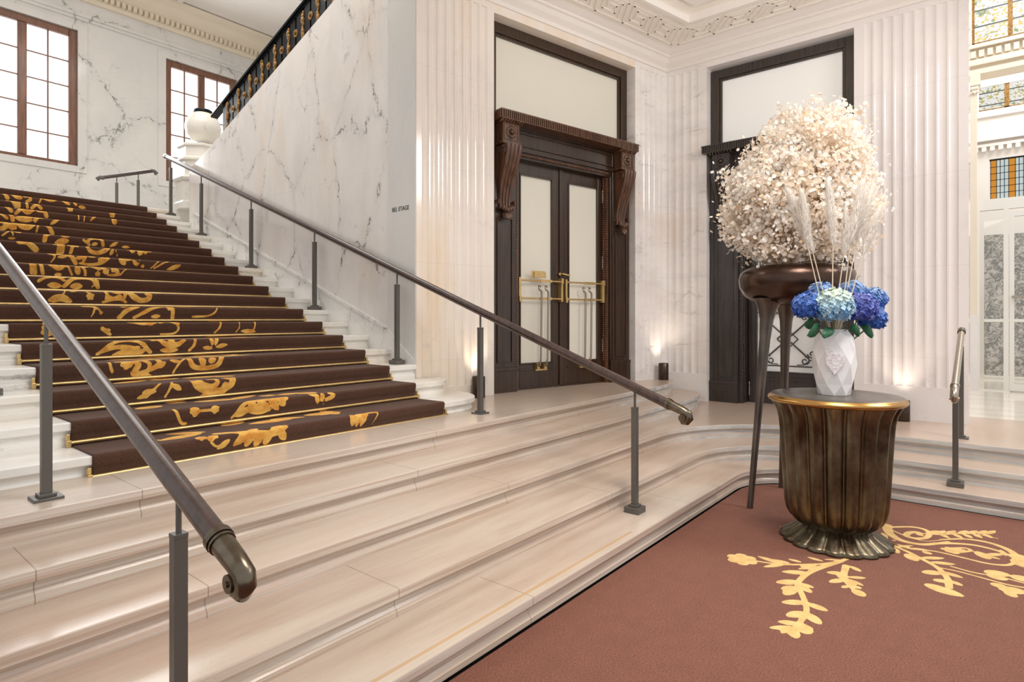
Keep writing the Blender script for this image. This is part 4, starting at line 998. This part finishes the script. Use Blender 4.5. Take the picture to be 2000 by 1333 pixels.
# urn and pedestal
un = empty('urn', (4.56, 10.55, 4.56), label='round white marble urn with a dark collar on the stair pedestal', cat='urn')
M['urn'] = marble('urn_marble', srgb(240, 236, 226), srgb(218, 214, 200), srgb(150, 150, 130), vs=1.5, vein_amt=.4, thin=.02, rough=.2, seed=23)
MB().lathe([(.10, .0), (.11, .02), (.09, .035), (.16, .07), (.235, .15), (.275, .25), (.28, .32), (.262, .40), (.21, .48), (.155, .525), (.14, .54)], 40).build('body', M['urn'], un)
MB().lathe([(.135, .535), (.15, .545), (.15, .585), (.13, .60)], 32).build('collar', M['iron'], un)
MB().lathe([(.13, -.02), (.13, .0), (.10, .02)], 32).build('foot', M['iron'], un)
pd = MB(); 
def octo(r, c=.3): return [(r*math.cos(PI/8+i*PI/4)/math.cos(PI/8), r*math.sin(PI/8+i*PI/4)/math.cos(PI/8)) for i in range(8)]
def olev(mb, levels):
    rings = [[(x, y, z) for x, y in octo(r)] for r, z in levels]; v = [p for q_ in rings for p in q_]
    mb.add(v, [[j*8+i, j*8+(i+1) % 8, (j+1)*8+(i+1) % 8, (j+1)*8+i] for j in range(len(rings)-1) for i in range(8)]+[list(range(7, -1, -1)), [8*(len(rings)-1)+i for i in range(8)]])
olev(pd, [(.40, 0), (.40, .10), (.385, .13), (.385, .44), (.41, .47), (.42, .51), (.37, .54), (.355, .57), (.35, .78), (.385, .81), (.385, .84), (.34, .87), (.335, 1.03), (.37, 1.05), (.37, 1.08), (.28, 1.11), (.20, 1.125)])
o = pd.build('pedestal', M['urn']); o.location = (4.56, 10.55, 3.42)
tag(o, 'stepped octagonal white marble pedestal at the head of the stairs', 'pedestal')

# ------------------------------------------------------------------ uplight bollards
def bollard(x, y, z, tgt, label, pw):
    b = empty('uplight', (x, y, z), label=label, cat='lamp', group='dark cylindrical uplights')
    MB().lathe([(.066, 0), (.07, .004), (.07, .262), (.066, .266), (.058, .266), (.056, .22)], 32, cap=False).add([(.055*math.cos(2*PI*i/24), .055*math.sin(2*PI*i/24), .01) for i in range(24)], [list(range(24))]).build('housing', M['holder'], b)
    MB().lathe([(.05, .19), (.05, .2)], 24).build('lamp_glass', M['bulb'], b)
    spot('uplight_beam', (x, y, z+.27), tgt, pw, ang=95, blend=1.0, r=.05)
bollard(7.93, 3.69, .695, (8.0, 3.78, 2.6), 'dark cylinder uplight in the corner between the two doors', 9)
bollard(4.86, 4.44, .695, (4.88, 4.53, 2.6), 'dark cylinder uplight by the fluted pilaster left of the double door', 9)
bollard(8.04, .84, .405, (8.16, .88, 2.2), 'dark cylinder uplight behind the fluted table on the right', 9)
# ------------------------------------------------------------------ fluted bronze table
TX, TY = 4.80, .912
tb = empty('pedestal_table', (TX, TY, 0), label='round fluted bronze pedestal table with a brass rim on the brown carpet', cat='table')
NL = 18
def lobes(amp, ph=0.0): return lambda a, z, r: 1-amp*(1-abs(math.sin((a+ph)*NL/2))**.75)
prof_b = [(.225, .115), (.262, .135), (.298, .165), (.322, .21), (.334, .27), (.342, .36), (.350, .5), (.358, .64), (.366, .78), (.374, .87), (.388, .93), (.410, .975), (.425, 1.0)]
MB().lathe(prof_b, NL*14, rfun=lobes(.12)).build('fluted_body', M['patina'], tb)
MB().lathe([(.366, .004), (.370, .016), (.345, .034), (.295, .062), (.255, .092), (.232, .112), (.222, .125)], NL*12, rfun=lobes(.07)).build('foot', M['patina'], tb)
sm = MB()
for i in range(NL):
    a = 2*PI*i/NL; sm.tube([(r*.888*math.cos(a), r*.888*math.sin(a), z) for r, z in prof_b[1:]], .0028, 5)
sm.build('seam_beading', M['toprim'], tb)
MB().lathe([(.40, .998), (.432, 1.0), (.444, 1.008), (.449, 1.02), (.444, 1.032), (.436, 1.036), (.432, 1.044), (.422, 1.048)], 96).build('rim', M['toprim'], tb)
MB().lathe([(.40, 1.0), (.425, 1.046), (.42, 1.050), (.335, 1.051)], 96).lathe([(.337, 1.0495), (.334, 1.0515), (.327, 1.0515), (.325, 1.0495)], 96, cap=False).build('tabletop', M['tabletop'], tb)
ZT = 1.0515
# ------------------------------------------------------------------ white faceted vase
VX, VY = TX-.01, TY+.005
def milky():
    k = NT('frosted_white_glass'); p = k.pos(); n1 = k.noise(p, 7, 3)
    k.set(Base_Color=k.mix(k.ramp(n1.outputs[0], .3, .7), srgb(240, 238, 238), srgb(226, 224, 226)), Roughness=.22, Subsurface_Weight=.3, Subsurface_Radius=(.05, .05, .05), Coat_Weight=.4)
    return k.m
M['vase'] = milky()
vs = empty('vase', (VX, VY, ZT), label='white frosted faceted glass vase on the fluted bronze table', cat='vase')
lv = [(.104, 0, 0), (.124, .08, .5), (.146, .22, 0), (.144, .32, .5), (.124, .41, 0), (.098, .455, .5)]
m = MB(); nf = 8; rings = [[(r*math.cos(2*PI*(i+ph)/nf+.2), r*math.sin(2*PI*(i+ph)/nf+.2), z) for i in range(nf)] for r, z, ph in lv]
v = [p for q_ in rings for p in q_]; fsx = []
for j in range(len(rings)-1):
    sh = 0 if lv[j][2] == 0 else 1
    for i in range(nf):
        a, b = j*nf+i, j*nf+(i+1) % nf; c, d = (j+1)*nf+i, (j+1)*nf+(i+1) % nf
        if sh == 0: fsx += [(a, b, c), (b, d, c)]
        else: fsx += [(a, d, c), (a, b, d)]
m.add(v, fsx+[list(range(nf-1, -1, -1))]); m.build('body', M['vase'], vs, bevel=.004)
MB().lathe([(.085, .45), (.092, .46), (.086, .47), (.072, .462), (.070, .40)], 24, cap=False).build('rim', M['vase'], vs)
def shard_mat():
    k = NT('crystal_mosaic'); p = k.pos(); vo = k.n('ShaderNodeTexVoronoi', i={'Vector': p, 'Scale': 80.0})
    k.set(Base_Color=k.mix(k.math('MULTIPLY', k.sep(vo.outputs['Color'])[0], .8), srgb(250, 248, 250), srgb(216, 204, 206)), Roughness=.08, Metallic=.15)
    k.bump(vo.outputs[0], .003, .5)
    return k.m
M['shard'] = shard_mat()
# mosaic patch on the facet that faces the entrance
vd = Vector((-VX, -VY, 0)).normalized(); vr = Vector((-vd.y, vd.x, 0)); m = MB()
pp = [(-.055, .345), (-.02, .365), (.0, .30), (.035, .30), (.065, .285), (.06, .235), (.03, .19), (.005, .155), (-.02, .185), (-.05, .235)]
cc = (0.0, .26); P3 = [vd*.1435+vr*a+Vector((0, 0, z)) for a, z in pp]; P4 = [p_-vd*.02 for p_ in P3]; n = len(pp)
cen = vd*.1445+vr*cc[0]+Vector((0, 0, cc[1]))
m.add([cen]+P3+P4, [(0, 1+i, 1+(i+1) % n) for i in range(n)]+[(1+i, 1+n+i, 1+n+(i+1) % n, 1+(i+1) % n) for i in range(n)]); m.build('crystal_mosaic_patch', M['shard'], vs)

# ------------------------------------------------------------------ hydrangeas in the vase
def hyd_mat(name, c1, c2, c3, sc=16):
    k = NT(name); p = k.n('ShaderNodeTexCoord').outputs['Object']; z = k.sep(p)[2]
    n1 = k.noise(p, sc, 3, .6); at = k.n('ShaderNodeAttribute', attribute_name='tone').outputs['Fac']
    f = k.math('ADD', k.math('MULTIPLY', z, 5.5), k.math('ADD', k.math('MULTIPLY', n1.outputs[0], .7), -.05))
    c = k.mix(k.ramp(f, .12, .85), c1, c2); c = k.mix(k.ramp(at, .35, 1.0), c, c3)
    k.set(Base_Color=c, Roughness=.65, Subsurface_Weight=.0); return k.m
HB = [hyd_mat('hydrangea_deep_blue', srgb(38, 84, 176), srgb(120, 146, 196), srgb(84, 130, 210)), hyd_mat('hydrangea_pale_green', srgb(120, 172, 214), srgb(214, 224, 196), srgb(196, 226, 236)), hyd_mat('hydrangea_violet_blue', srgb(58, 74, 172), srgb(110, 116, 178), srgb(126, 140, 214)), hyd_mat('hydrangea_mid_blue', srgb(44, 98, 190), srgb(168, 186, 206), srgb(120, 166, 222))]
M['leaf'] = plain('hydrangea_leaf', srgb(36, 96, 62), .5, var=.5, scale=20, col2=srgb(22, 64, 42))
M['stem'] = plain('green_stem', srgb(96, 120, 70), .6)
def floret_cloud(n, R_, sz, seed):
    r_ = np.random.default_rng(seed); m = MB(); tone = []
    for i in range(n):
        ph = math.acos(1-2*(i+.5)/n*.92); th = i*2.39996; d = Vector((math.sin(ph)*math.cos(th), math.sin(ph)*math.sin(th), math.cos(ph)))
        rr = R_*(1+r_.uniform(-.13, .07)); c = d*rr; c.z *= .92
        nn = (d+Vector(r_.normal(0, .42, 3))).normalized(); u = nn.orthogonal().normalized(); w_ = nn.cross(u); a0 = r_.uniform(0, 2*PI); s_ = sz*r_.uniform(.75, 1.15); tv = r_.uniform(0, 1)
        for q in range(4):
            a = a0+q*PI/2; e = u*math.cos(a)+w_*math.sin(a); f = u*math.cos(a+PI/2)+w_*math.sin(a+PI/2)
            m.add([c, c+e*s_*.5+f*s_*.42+nn*s_*.16, c+e*s_*1.02+nn*s_*.30, c+e*s_*.5-f*s_*.42+nn*s_*.16], [(0, 1, 2, 3)]); tone += [tv]*4
    m.ball((0, 0, 0), R_*.80, 14); tone += [0]*(len(m.v)-len(tone))
    return m, tone
def hydrangea(x, y, z, R_, mi, seed, label):
    h = empty('hydrangea', (x, y, z), label=label, cat='flower', group='hydrangea heads crowding the white vase')
    m, tone = floret_cloud(430, R_, .0185, seed); o = m.build('blossom_head', HB[mi], h)
    at = o.data.attributes.new('tone', 'FLOAT', 'POINT'); at.data.foreach_set('value', np.array(tone, np.float32))
    b = Vector((VX-x, VY-y, ZT+.30-z)); MB().tube([(0, 0, -R_*.5), b*.5+Vector((0, 0, -.03)), b], .005, 6).build('stem', M['stem'], h)
def vp(u, v, dd=0.0):
    # a point beside the vase: right/up offsets in metres measured at the vase, dd towards the entrance
    d = VX*Fd[0]+VY*Fd[1]-dd; p = Fd*d+Rd*((u-1000)/FPX*d); return (p[0], p[1], 1.6+(622-v)/FPX*d)
for (u, v, dd, R_, mi, lab) in ((1578, 598, .06, .098, 0, 'deep blue hydrangea head at the left edge of the vase'), (1628, 598, .14, .125, 1, 'large pale green and blue hydrangea head at the centre front'), (1682, 602, .07, .105, 2, 'violet-blue hydrangea head right of the pale centre one'), (1703, 622, .02, .088, 0, 'blue hydrangea head lowest at the right side of the vase'), (1705, 585, -.04, .085, 3, 'greyish blue hydrangea head at the upper right'), (1664, 574, -.08, .095, 3, 'dusty blue hydrangea head behind the central bloom'), (1605, 575, -.08, .09, 3, 'pale mauve-blue hydrangea head behind at the upper left')):
    x, y, z = vp(u, v, dd); hydrangea(x, y, z, R_, mi, int(u), lab)
for i, (u, v, du, dv, dd, lab) in enumerate(((1600, 636, -24, 20, .13, 'dark green leaf hanging under the left blue hydrangea'), (1618, 640, -8, 22, .17, 'green leaf under the pale central hydrangea'), (1662, 640, 18, 12, .14, 'dark green leaf under the violet-blue hydrangea'), (1684, 640, 22, 16, .08, 'green leaf spreading at the right of the vase mouth'), (1590, 628, -20, 8, .05, 'small green leaf at the far left of the bouquet'))):
    a = Vector(vp(u, v, dd)); b = Vector(vp(u+du, v+dv, dd+.04)); d = b-a; sd = d.cross(Vector((0, 0, 1))).normalized() if abs(d.normalized().z) < .95 else Vector((1, 0, 0))
    up = Vector((Fd[0], Fd[1], 0))*-.02; m = MB(); vv = []
    for j in range(7):
        t = j/6; w_ = .042*math.sin(PI*min(1, t*.94+.06))**.7; c = a+d*t+up*math.sin(PI*t); side = Vector((Rd[0], Rd[1], .0)).normalized() if abs(du) < 12 else Vector((0, 0, 1))
        vv += [c-side*w_, c+Vector((-Fd[0], -Fd[1], 0))*-.008, c+side*w_]
    m.add(vv, [[j*3+q, j*3+q+1, (j+1)*3+q+1, (j+1)*3+q] for j in range(6) for q in range(2)], 0, True)
    m.tube([a, a+(Vector((VX, VY, ZT+.42))-a)*.5, Vector((VX, VY, ZT+.40))], .003, 5)
    o = m.build('hydrangea_leaf', M['leaf']); tag(o, lab, 'leaf', 'green leaves under the hydrangeas'); s_ = o.modifiers.new('t', 'SOLIDIFY'); s_.thickness = .0015
# pampas plumes
M['plume'] = plain('cream_plume', srgb(252, 246, 238), .85, var=.3, scale=8, col2=srgb(238, 232, 226))
M['straw'] = plain('straw_stem', srgb(222, 206, 180), .7, var=.2)
def pampas(base, bend, tip, wdt, dd, label, seed):
    r_ = np.random.default_rng(seed)
    A_ = Vector((VX, VY, ZT+.36)); a = Vector(vp(*base, dd*.3)); b = Vector(vp(*bend, dd*.8)); c = Vector(vp(*tip, dd))
    h = empty('pampas_plume', A_, label=label, cat='dried grass', group='pampas plumes rising from the vase')
    L_ = lambda p: p-A_
    MB().tube([L_(A_), L_(a), L_(b), L_(b+(c-b)*.7)], [.004, .004, .0035, .002], 6).build('stem', M['straw'], h)
    m = MB(); axis_ = c-b; ln = axis_.length; ax = axis_.normalized()
    for i in range(1500):
        t = r_.uniform(-.02, .97)**1.0; s0 = b+axis_*t; wd = wdt*(math.sin(PI*min(1, (t*.82+.13)))**.8)*.80
        dirv = Vector(r_.normal(0, 1, 3)); dirv = (dirv-ax*dirv.dot(ax)).normalized()
        bl = ln*r_.uniform(.10, .22); e = s0+ax*bl*.95+dirv*wd*r_.uniform(.3, 1.0); mid_ = s0+(e-s0)*.5+dirv*wd*.18
        sd = dirv.cross(ax)*r_.uniform(.0012, .0022)
        m.add([L_(s0-sd*.6), L_(s0+sd*.6), L_(mid_+sd), L_(mid_-sd), L_(e)], [(0, 1, 2, 3), (3, 2, 4)])
    m.build('feathery_plume', M['plume'], h)
for i, (ba, be, ti, w_, dd, lab) in enumerate((((1606, 565), (1588, 495), (1541, 378), .085, .02, 'pale pampas plume leaning furthest left from the vase'), ((1597, 565), (1577, 478), (1566, 380), .075, .08, 'second pampas plume from the left, upright before the cream blossoms'), ((1626, 556), (1627, 480), (1618, 362), .07, .0, 'straight slim pampas plume above the centre of the vase'), ((1640, 556), (1648, 500), (1652, 415), .06, .1, 'short pampas plume just right of the vase centre'), ((1651, 560), (1660, 482), (1684, 362), .085, -.02, 'tall pampas plume arching to the upper right'), ((1656, 560), (1674, 470), (1700, 378), .07, -.08, 'broad pampas plume at the back right of the bouquet'), ((1664, 574), (1684, 500), (1716, 412), .065, .05, 'pampas plume leaning furthest right from the vase'))):
    pampas(ba, be, ti, w_, dd, lab, 40+i)

# ------------------------------------------------------------------ tall bronze bowl on three legs
BX, BY = 5.555, 1.36
bw = empty('bowl_planter', (BX, BY, 0), label='tall dark bronze bowl planter on three slender legs behind the table', cat='planter')
MB().lathe([(.02, 1.725), (.16, 1.715), (.26, 1.715), (.35, 1.745), (.42, 1.80), (.458, 1.87), (.466, 1.94), (.45, 1.995), (.41, 2.03), (.37, 2.045), (.35, 2.035), (.34, 2.0), (.30, 1.95), (.02, 1.93)], 64).build('bowl', M['bronze'], bw)
for (fx, fy) in ((5.158, 1.622), (5.967, 1.588), (5.54, .90)):
    d = Vector((fx-BX, fy-BY, 0)).normalized(); F0 = Vector((fx-BX, fy-BY, 0)); T0 = d*.29+Vector((0, 0, 1.74)); 
    pts = [T0+Vector((0, 0, .03)), T0, T0+(F0-T0)*.035, T0+(F0-T0)*.09, T0+(F0-T0)*.18, T0+(F0-T0)*.4, T0+(F0-T0)*.6, T0+(F0-T0)*.8, F0]
    MB().tube(pts, [.13, .105, .076, .055, .045, .035, .029, .026, .024], 20).build('leg', M['leg'], bw)
# blossom cloud
def petal_mat():
    k = NT('cream_dried_petals'); p = k.pos(); n1 = k.noise(p, 3.2, 4, .6); at = k.n('ShaderNodeAttribute', attribute_name='tone').outputs['Fac']
    c = k.mix(k.ramp(n1.outputs[0], .38, .66), srgb(254, 251, 246), srgb(253, 240, 224)); c = k.mix(k.ramp(at, .86, 1.0), c, srgb(244, 214, 176)); c = k.mix(k.ramp(at, .0, .2), srgb(254, 252, 250), c)
    k.set(Base_Color=c, Roughness=.6)
    tr = k.n('ShaderNodeBsdfTranslucent', i={0: c}); mx = k.n('ShaderNodeMixShader', i={0: .35}); k.t.links.new(k.b.outputs[0], mx.inputs[1]); k.t.links.new(tr.outputs[0], mx.inputs[2])
    k.t.links.new(mx.outputs[0], k.t.nodes['Material Output'].inputs[0]); return k.m
M['petal'] = petal_mat(); M['twig'] = plain('dried_twig', srgb(226, 192, 150), .8, var=.4)
fl = empty('blossom_arrangement', (BX, BY, 2.0), label='huge rounded cloud of cream dried blossoms filling the bronze bowl', cat='flowers')
cen = Vector((.045, -.035, 2.70-2.0)); rr = np.random.default_rng(5)
pm = MB(); tw = MB(); tone = []; sprigs = 0
cam_right = Vector((Rd[0], Rd[1], 0))
while sprigs < 1250:
    d = Vector(rr.normal(0, 1, 3)).normalized()
    rad = rr.uniform(.30, 1.0)**.45; wid = 1+.16*max(0, -d.z)**.8
    e = cen+Vector((d.x*.655*wid, d.y*.60*wid, d.z*.70))*rad*(1+.07*math.sin(d.x*5+1)*math.cos(d.z*6)+.05*math.sin(d.y*9))
    lat = e.dot(cam_right); 
    # lopsided: higher to the right, pinched to the bowl
    if d.z > 0: e.z += .06*lat-.01
    if e.z < .08: e.z = .06+rr.uniform(-.03, .10); e.x *= .85; e.y *= .85
    elif e.z < .3: e.x *= 1.05; e.y *= 1.05
    if lat < -.1 and e.z > .9: e = e*1.0+Vector((0, 0, -.10))
    sprigs += 1
    if rr.uniform() < .12: e = cen+(e-cen)*rr.uniform(1.03, 1.16)
    st_ = Vector((0, 0, -.02))+(e-Vector((0, 0, -.02)))*rr.uniform(.35, .6)
    tw.tube([st_, (st_+e)/2+Vector(rr.normal(0, .02, 3)), e], [.003, .002, .0012], 4)
    for j in range(22):
        c = e+Vector(rr.normal(0, .042, 3)); nn = ((c-cen).normalized()*.5+Vector(rr.normal(0, .7, 3))).normalized(); u = nn.orthogonal().normalized(); w_ = nn.cross(u)
        a0 = rr.uniform(0, 2*PI); s_ = rr.uniform(.011, .0205); u, w_ = u*math.cos(a0)+w_*math.sin(a0), w_*math.cos(a0)-u*math.sin(a0); tv = rr.uniform()
        cup = rr.uniform(.1, .5)*s_
        pm.add([c, c+u*s_*.9+w_*s_*.5+nn*cup, c+u*s_*.1+w_*s_*1.0+nn*cup, c-u*s_*.8+w_*s_*.6+nn*cup, c-u*s_*.95-w_*s_*.4+nn*cup, c-u*s_*.1-w_*s_+nn*cup, c+u*s_*.8-w_*s_*.6+nn*cup],
               [(0, 1, 2), (0, 2, 3), (0, 3, 4), (0, 4, 5), (0, 5, 6), (0, 6, 1)], 0, True); tone += [tv]*7
o = pm.build('dried_petals', M['petal'], fl); at = o.data.attributes.new('tone', 'FLOAT', 'POINT'); at.data.foreach_set('value', np.array(tone, np.float32)); o['kind'] = 'stuff'
o = tw.build('twigs', M['twig'], fl); o['kind'] = 'stuff'

# ------------------------------------------------------------------ atrium beyond the right-hand wall
def stained(name, base_a, seed, st=1.0):
    k = NT(name); p = k.pos(); s_ = k.sep(p); yy, zz = s_[1], s_[2]
    vo = k.n('ShaderNodeTexVoronoi', i={'Vector': k.mapping(p, (1, 1, 1.3), (0, 0, 0), (seed, seed, seed)), 'Scale': 26.0}); n1 = k.noise(p, 9, 2)
    c = k.mix(k.ramp(k.sep(vo.outputs['Color'])[0], .72, .82), (1, .99, .96, 1), base_a); c = k.mix(k.ramp(n1.outputs[0], .60, .68), c, srgb(150, 170, 120))
    ve = k.n('ShaderNodeTexVoronoi', feature='DISTANCE_TO_EDGE', i={'Vector': k.mapping(p, (1, 1, 1.3), (0, 0, 0), (seed, seed, seed)), 'Scale': 26.0})
    lead = k.math('LESS_THAN', ve.outputs[0], .045)
    fr = k.math('FRACT', k.math('DIVIDE', zz, .27)); lead = k.math('MAXIMUM', k.math('MULTIPLY', lead, .45), k.math('LESS_THAN', fr, .09))
    c = k.mix(lead, c, srgb(96, 100, 92)); k.set(Base_Color=(0, 0, 0, 1), Emission_Color=c, Emission_Strength=st, Roughness=.3); return k.m
M['stain1'] = stained('stained_glass_bright', srgb(246, 214, 96), 3, 1.05)
M['stain2'] = stained('stained_glass_green', srgb(214, 196, 96), 8, .85)
M['amber'] = emit('amber_glass', srgb(214, 140, 30), .95, (0, 0, 0, 1)); M['aqua'] = emit('pale_leaded_glass', srgb(206, 220, 216), .9, (0, 0, 0, 1))
def glassm():
    k = NT('clear_pane_glass'); k.set(Base_Color=(.96, .98, .97, 1), Roughness=.02, Transmission_Weight=1.0, IOR=1.45); return k.m
M['glass'] = glassm()
AX = 12.6
wl = MB()
wl.box(AX, AX+.35, -3.0, 1.6, 5.66, 6.16).box(AX, AX+.35, .345, 1.6, .405, 5.66)
wl.box(AX, AX+.35, -3.0, 1.6, 6.98, 8.6).box(AX, AX+.35, .345, 1.6, 6.16, 6.98)
wl.box(AX-.10, AX, -3.0, 1.6, 6.08, 6.14).box(AX-.06, AX, -3.0, 1.6, 5.84, 5.90).box(AX-.04, AX, -3.0, 1.6, 5.66, 5.74).box(AX-.08, AX, -3.0, 1.6, 5.80, 5.84)
for i in range(40): wl.box(AX-.07, AX, 1.5-i*.11, 1.5-i*.11+.07, 5.93, 6.04)
o = wl.build('wall_atrium', M['cream']); o['kind'] = 'structure'
col = empty('pilaster', (AX, .31, .405), label='slim cream pilaster with carved capital beside the glazed screen', cat='pilaster')
MB().box(-.10, .06, -.035, .06, .30, 4.95).build('shaft', M['cream'], col)
MB().box(-.12, .06, -.05, .07, 0, 1.25).build('base', M['fluteB'], col)
m = MB().box(-.13, .06, -.08, .08, 5.05, 5.25)
for i in range(3): m.ball((-.11, -.03+i*.03, 5.0), .035, 8)
for i in range(3): m.ball((-.12, -.05+i*.05, 4.93), .022, 8)
m.build('capital', M['cream'], col)
# clerestory stained window
w3 = empty('window_3', (AX+.1, -1.3, 6.16)); w3['kind'] = 'structure'
fw = MB().box(-.06, .06, -1.7, 1.64, 0, .05).box(-.06, .06, 1.61, 1.65, 0, .82)
for y_ in (1.15, .33, -.5, -1.3): fw.box(-.07, .05, y_-.03, y_+.03, 0, .82)
fw.build('window_frame', M['gold'], w3); MB().box(.0, .02, -1.7, 1.63, .04, .82).build('leaded_pane', M['stain1'], w3)
# glazed screen with white frame
d3 = empty('door_3', (AX, -.2, .405)); d3['kind'] = 'structure'; d3['label'] = 'white framed glass door at the far right edge'
def Ld(m, name, mat, parent): return m.build(name, mat, parent)
fr3 = MB().box(0, .10, -2.6, .48, 2.98, 3.16).box(0, .10, .07, .135, 0, 2.98).box(0, .10, .44, .48, 0, 2.98).box(0, .10, .135, .44, 0, .02)
Ld(fr3, 'screen_frame', M['whitepaint'], d3); Ld(MB().box(.04, .05, .135, .44, .02, 2.98), 'side_pane', M['glass'], d3)
lf3 = MB().box(.01, .08, .0, .058, .02, 2.93).box(.01, .08, -1.1, -.0, 2.85, 2.93).box(.01, .08, -1.1, 0, .02, .13).box(.01, .08, -1.1, -1.03, .13, 2.85)
L3 = Ld(lf3, 'door_leaf', M['whitepaint'], d3); Ld(MB().box(.04, .05, -1.03, 0, .13, 2.85), 'glass_pane', M['glass'], L3)
Ld(MB().box(-.03, .0, -.9, .03, 1.52, 1.56), 'push_bar', M['nickel'], L3)
# room seen through the screen
bk = MB()
bk.box(16.5, 16.8, -4, 2, .405, 4.16).box(16.5, 16.8, -4, 2, 5.03, 6.10).box(16.5, 16.8, .15, 2, 4.16, 5.03).box(16.5, 16.8, -4, 2, 6.62, 8.6).box(16.5, 16.8, .33, 2, 6.1, 6.62)
bk.box(16.42, 16.5, -4, 2, 5.30, 5.36).box(16.38, 16.5, -4, 2, 5.42, 5.46).box(16.44, 16.5, -4, 2, 5.95, 6.0)
for i in range(36): bk.box(16.4, 16.5, 1.6-i*.14, 1.6-i*.14+.08, 5.2, 5.29)
o = bk.build('wall_far', M['ceil_white']); o['kind'] = 'structure'
w4 = empty('window_4', (16.55, 0, 6.1)); w4['kind'] = 'structure'
MB().box(-.03, .03, -3.5, .33, 0, .03).box(-.03, .03, -.18, -.10, 0, .52).box(-.03, .03, -1.1, -1.02, 0, .52).build('window_frame', M['gold'], w4); MB().box(0, .02, -3.5, .33, .02, .52).build('leaded_pane', M['stain2'], w4)
w5 = empty('window_5', (16.55, 0, 4.16)); w5['kind'] = 'structure'
MB().box(0, .02, .03, .13, .0, .84).box(0, .02, -.28, -.17, 0, .84).build('amber_border', M['amber'], w5); MB().box(0, .02, -.17, .03, 0, .84).box(0, .02, -3, -.28, 0, .84).build('leaded_pane', M['aqua'], w5)
g5 = MB().box(-.03, 0, -3, .15, .84, .88)
for y_ in (.13, .03, -.03, -.1, -.17, -.28, -.34, -.41, -.48, -.55): g5.box(-.02, 0, y_-.006, y_+.006, 0, .84)
for z_ in (.0, .14, .28, .42, .56, .70): g5.box(-.02, 0, -3, .14, z_-.005, z_+.005)
g5.build('lead_bars', M['iron'], w5)
# grey patterned screens and a counter behind the glass
def etched():
    k = NT('etched_grey_panel'); p = k.pos(); vo = k.n('ShaderNodeTexVoronoi', i={'Vector': k.mapping(p, (1, 1, .7)), 'Scale': 7.0}); n1 = k.noise(p, 10, 5, .7, 1.5)
    k.set(Base_Color=k.mix(k.ramp(n1.outputs[0], .42, .56), srgb(196, 190, 184), srgb(118, 116, 114)), Roughness=.25); return k.m
M['etched'] = etched()
sc = empty('folding_screen', (15.2, -.2, .405), label='grey floral patterned screen seen through the glass door', cat='screen')
for i, (a, b) in enumerate(((-.62, -.30), (-.28, .02), (.04, .42))):
    MB().box(-.02, .02, a, b, .05, 2.85).build('panel', M['etched'], sc); MB().box(-.03, .03, a, b, 1.12, 1.18).box(-.03, .03, a, b, .02, .06).build('panel_rail', M['whitepaint'], sc)
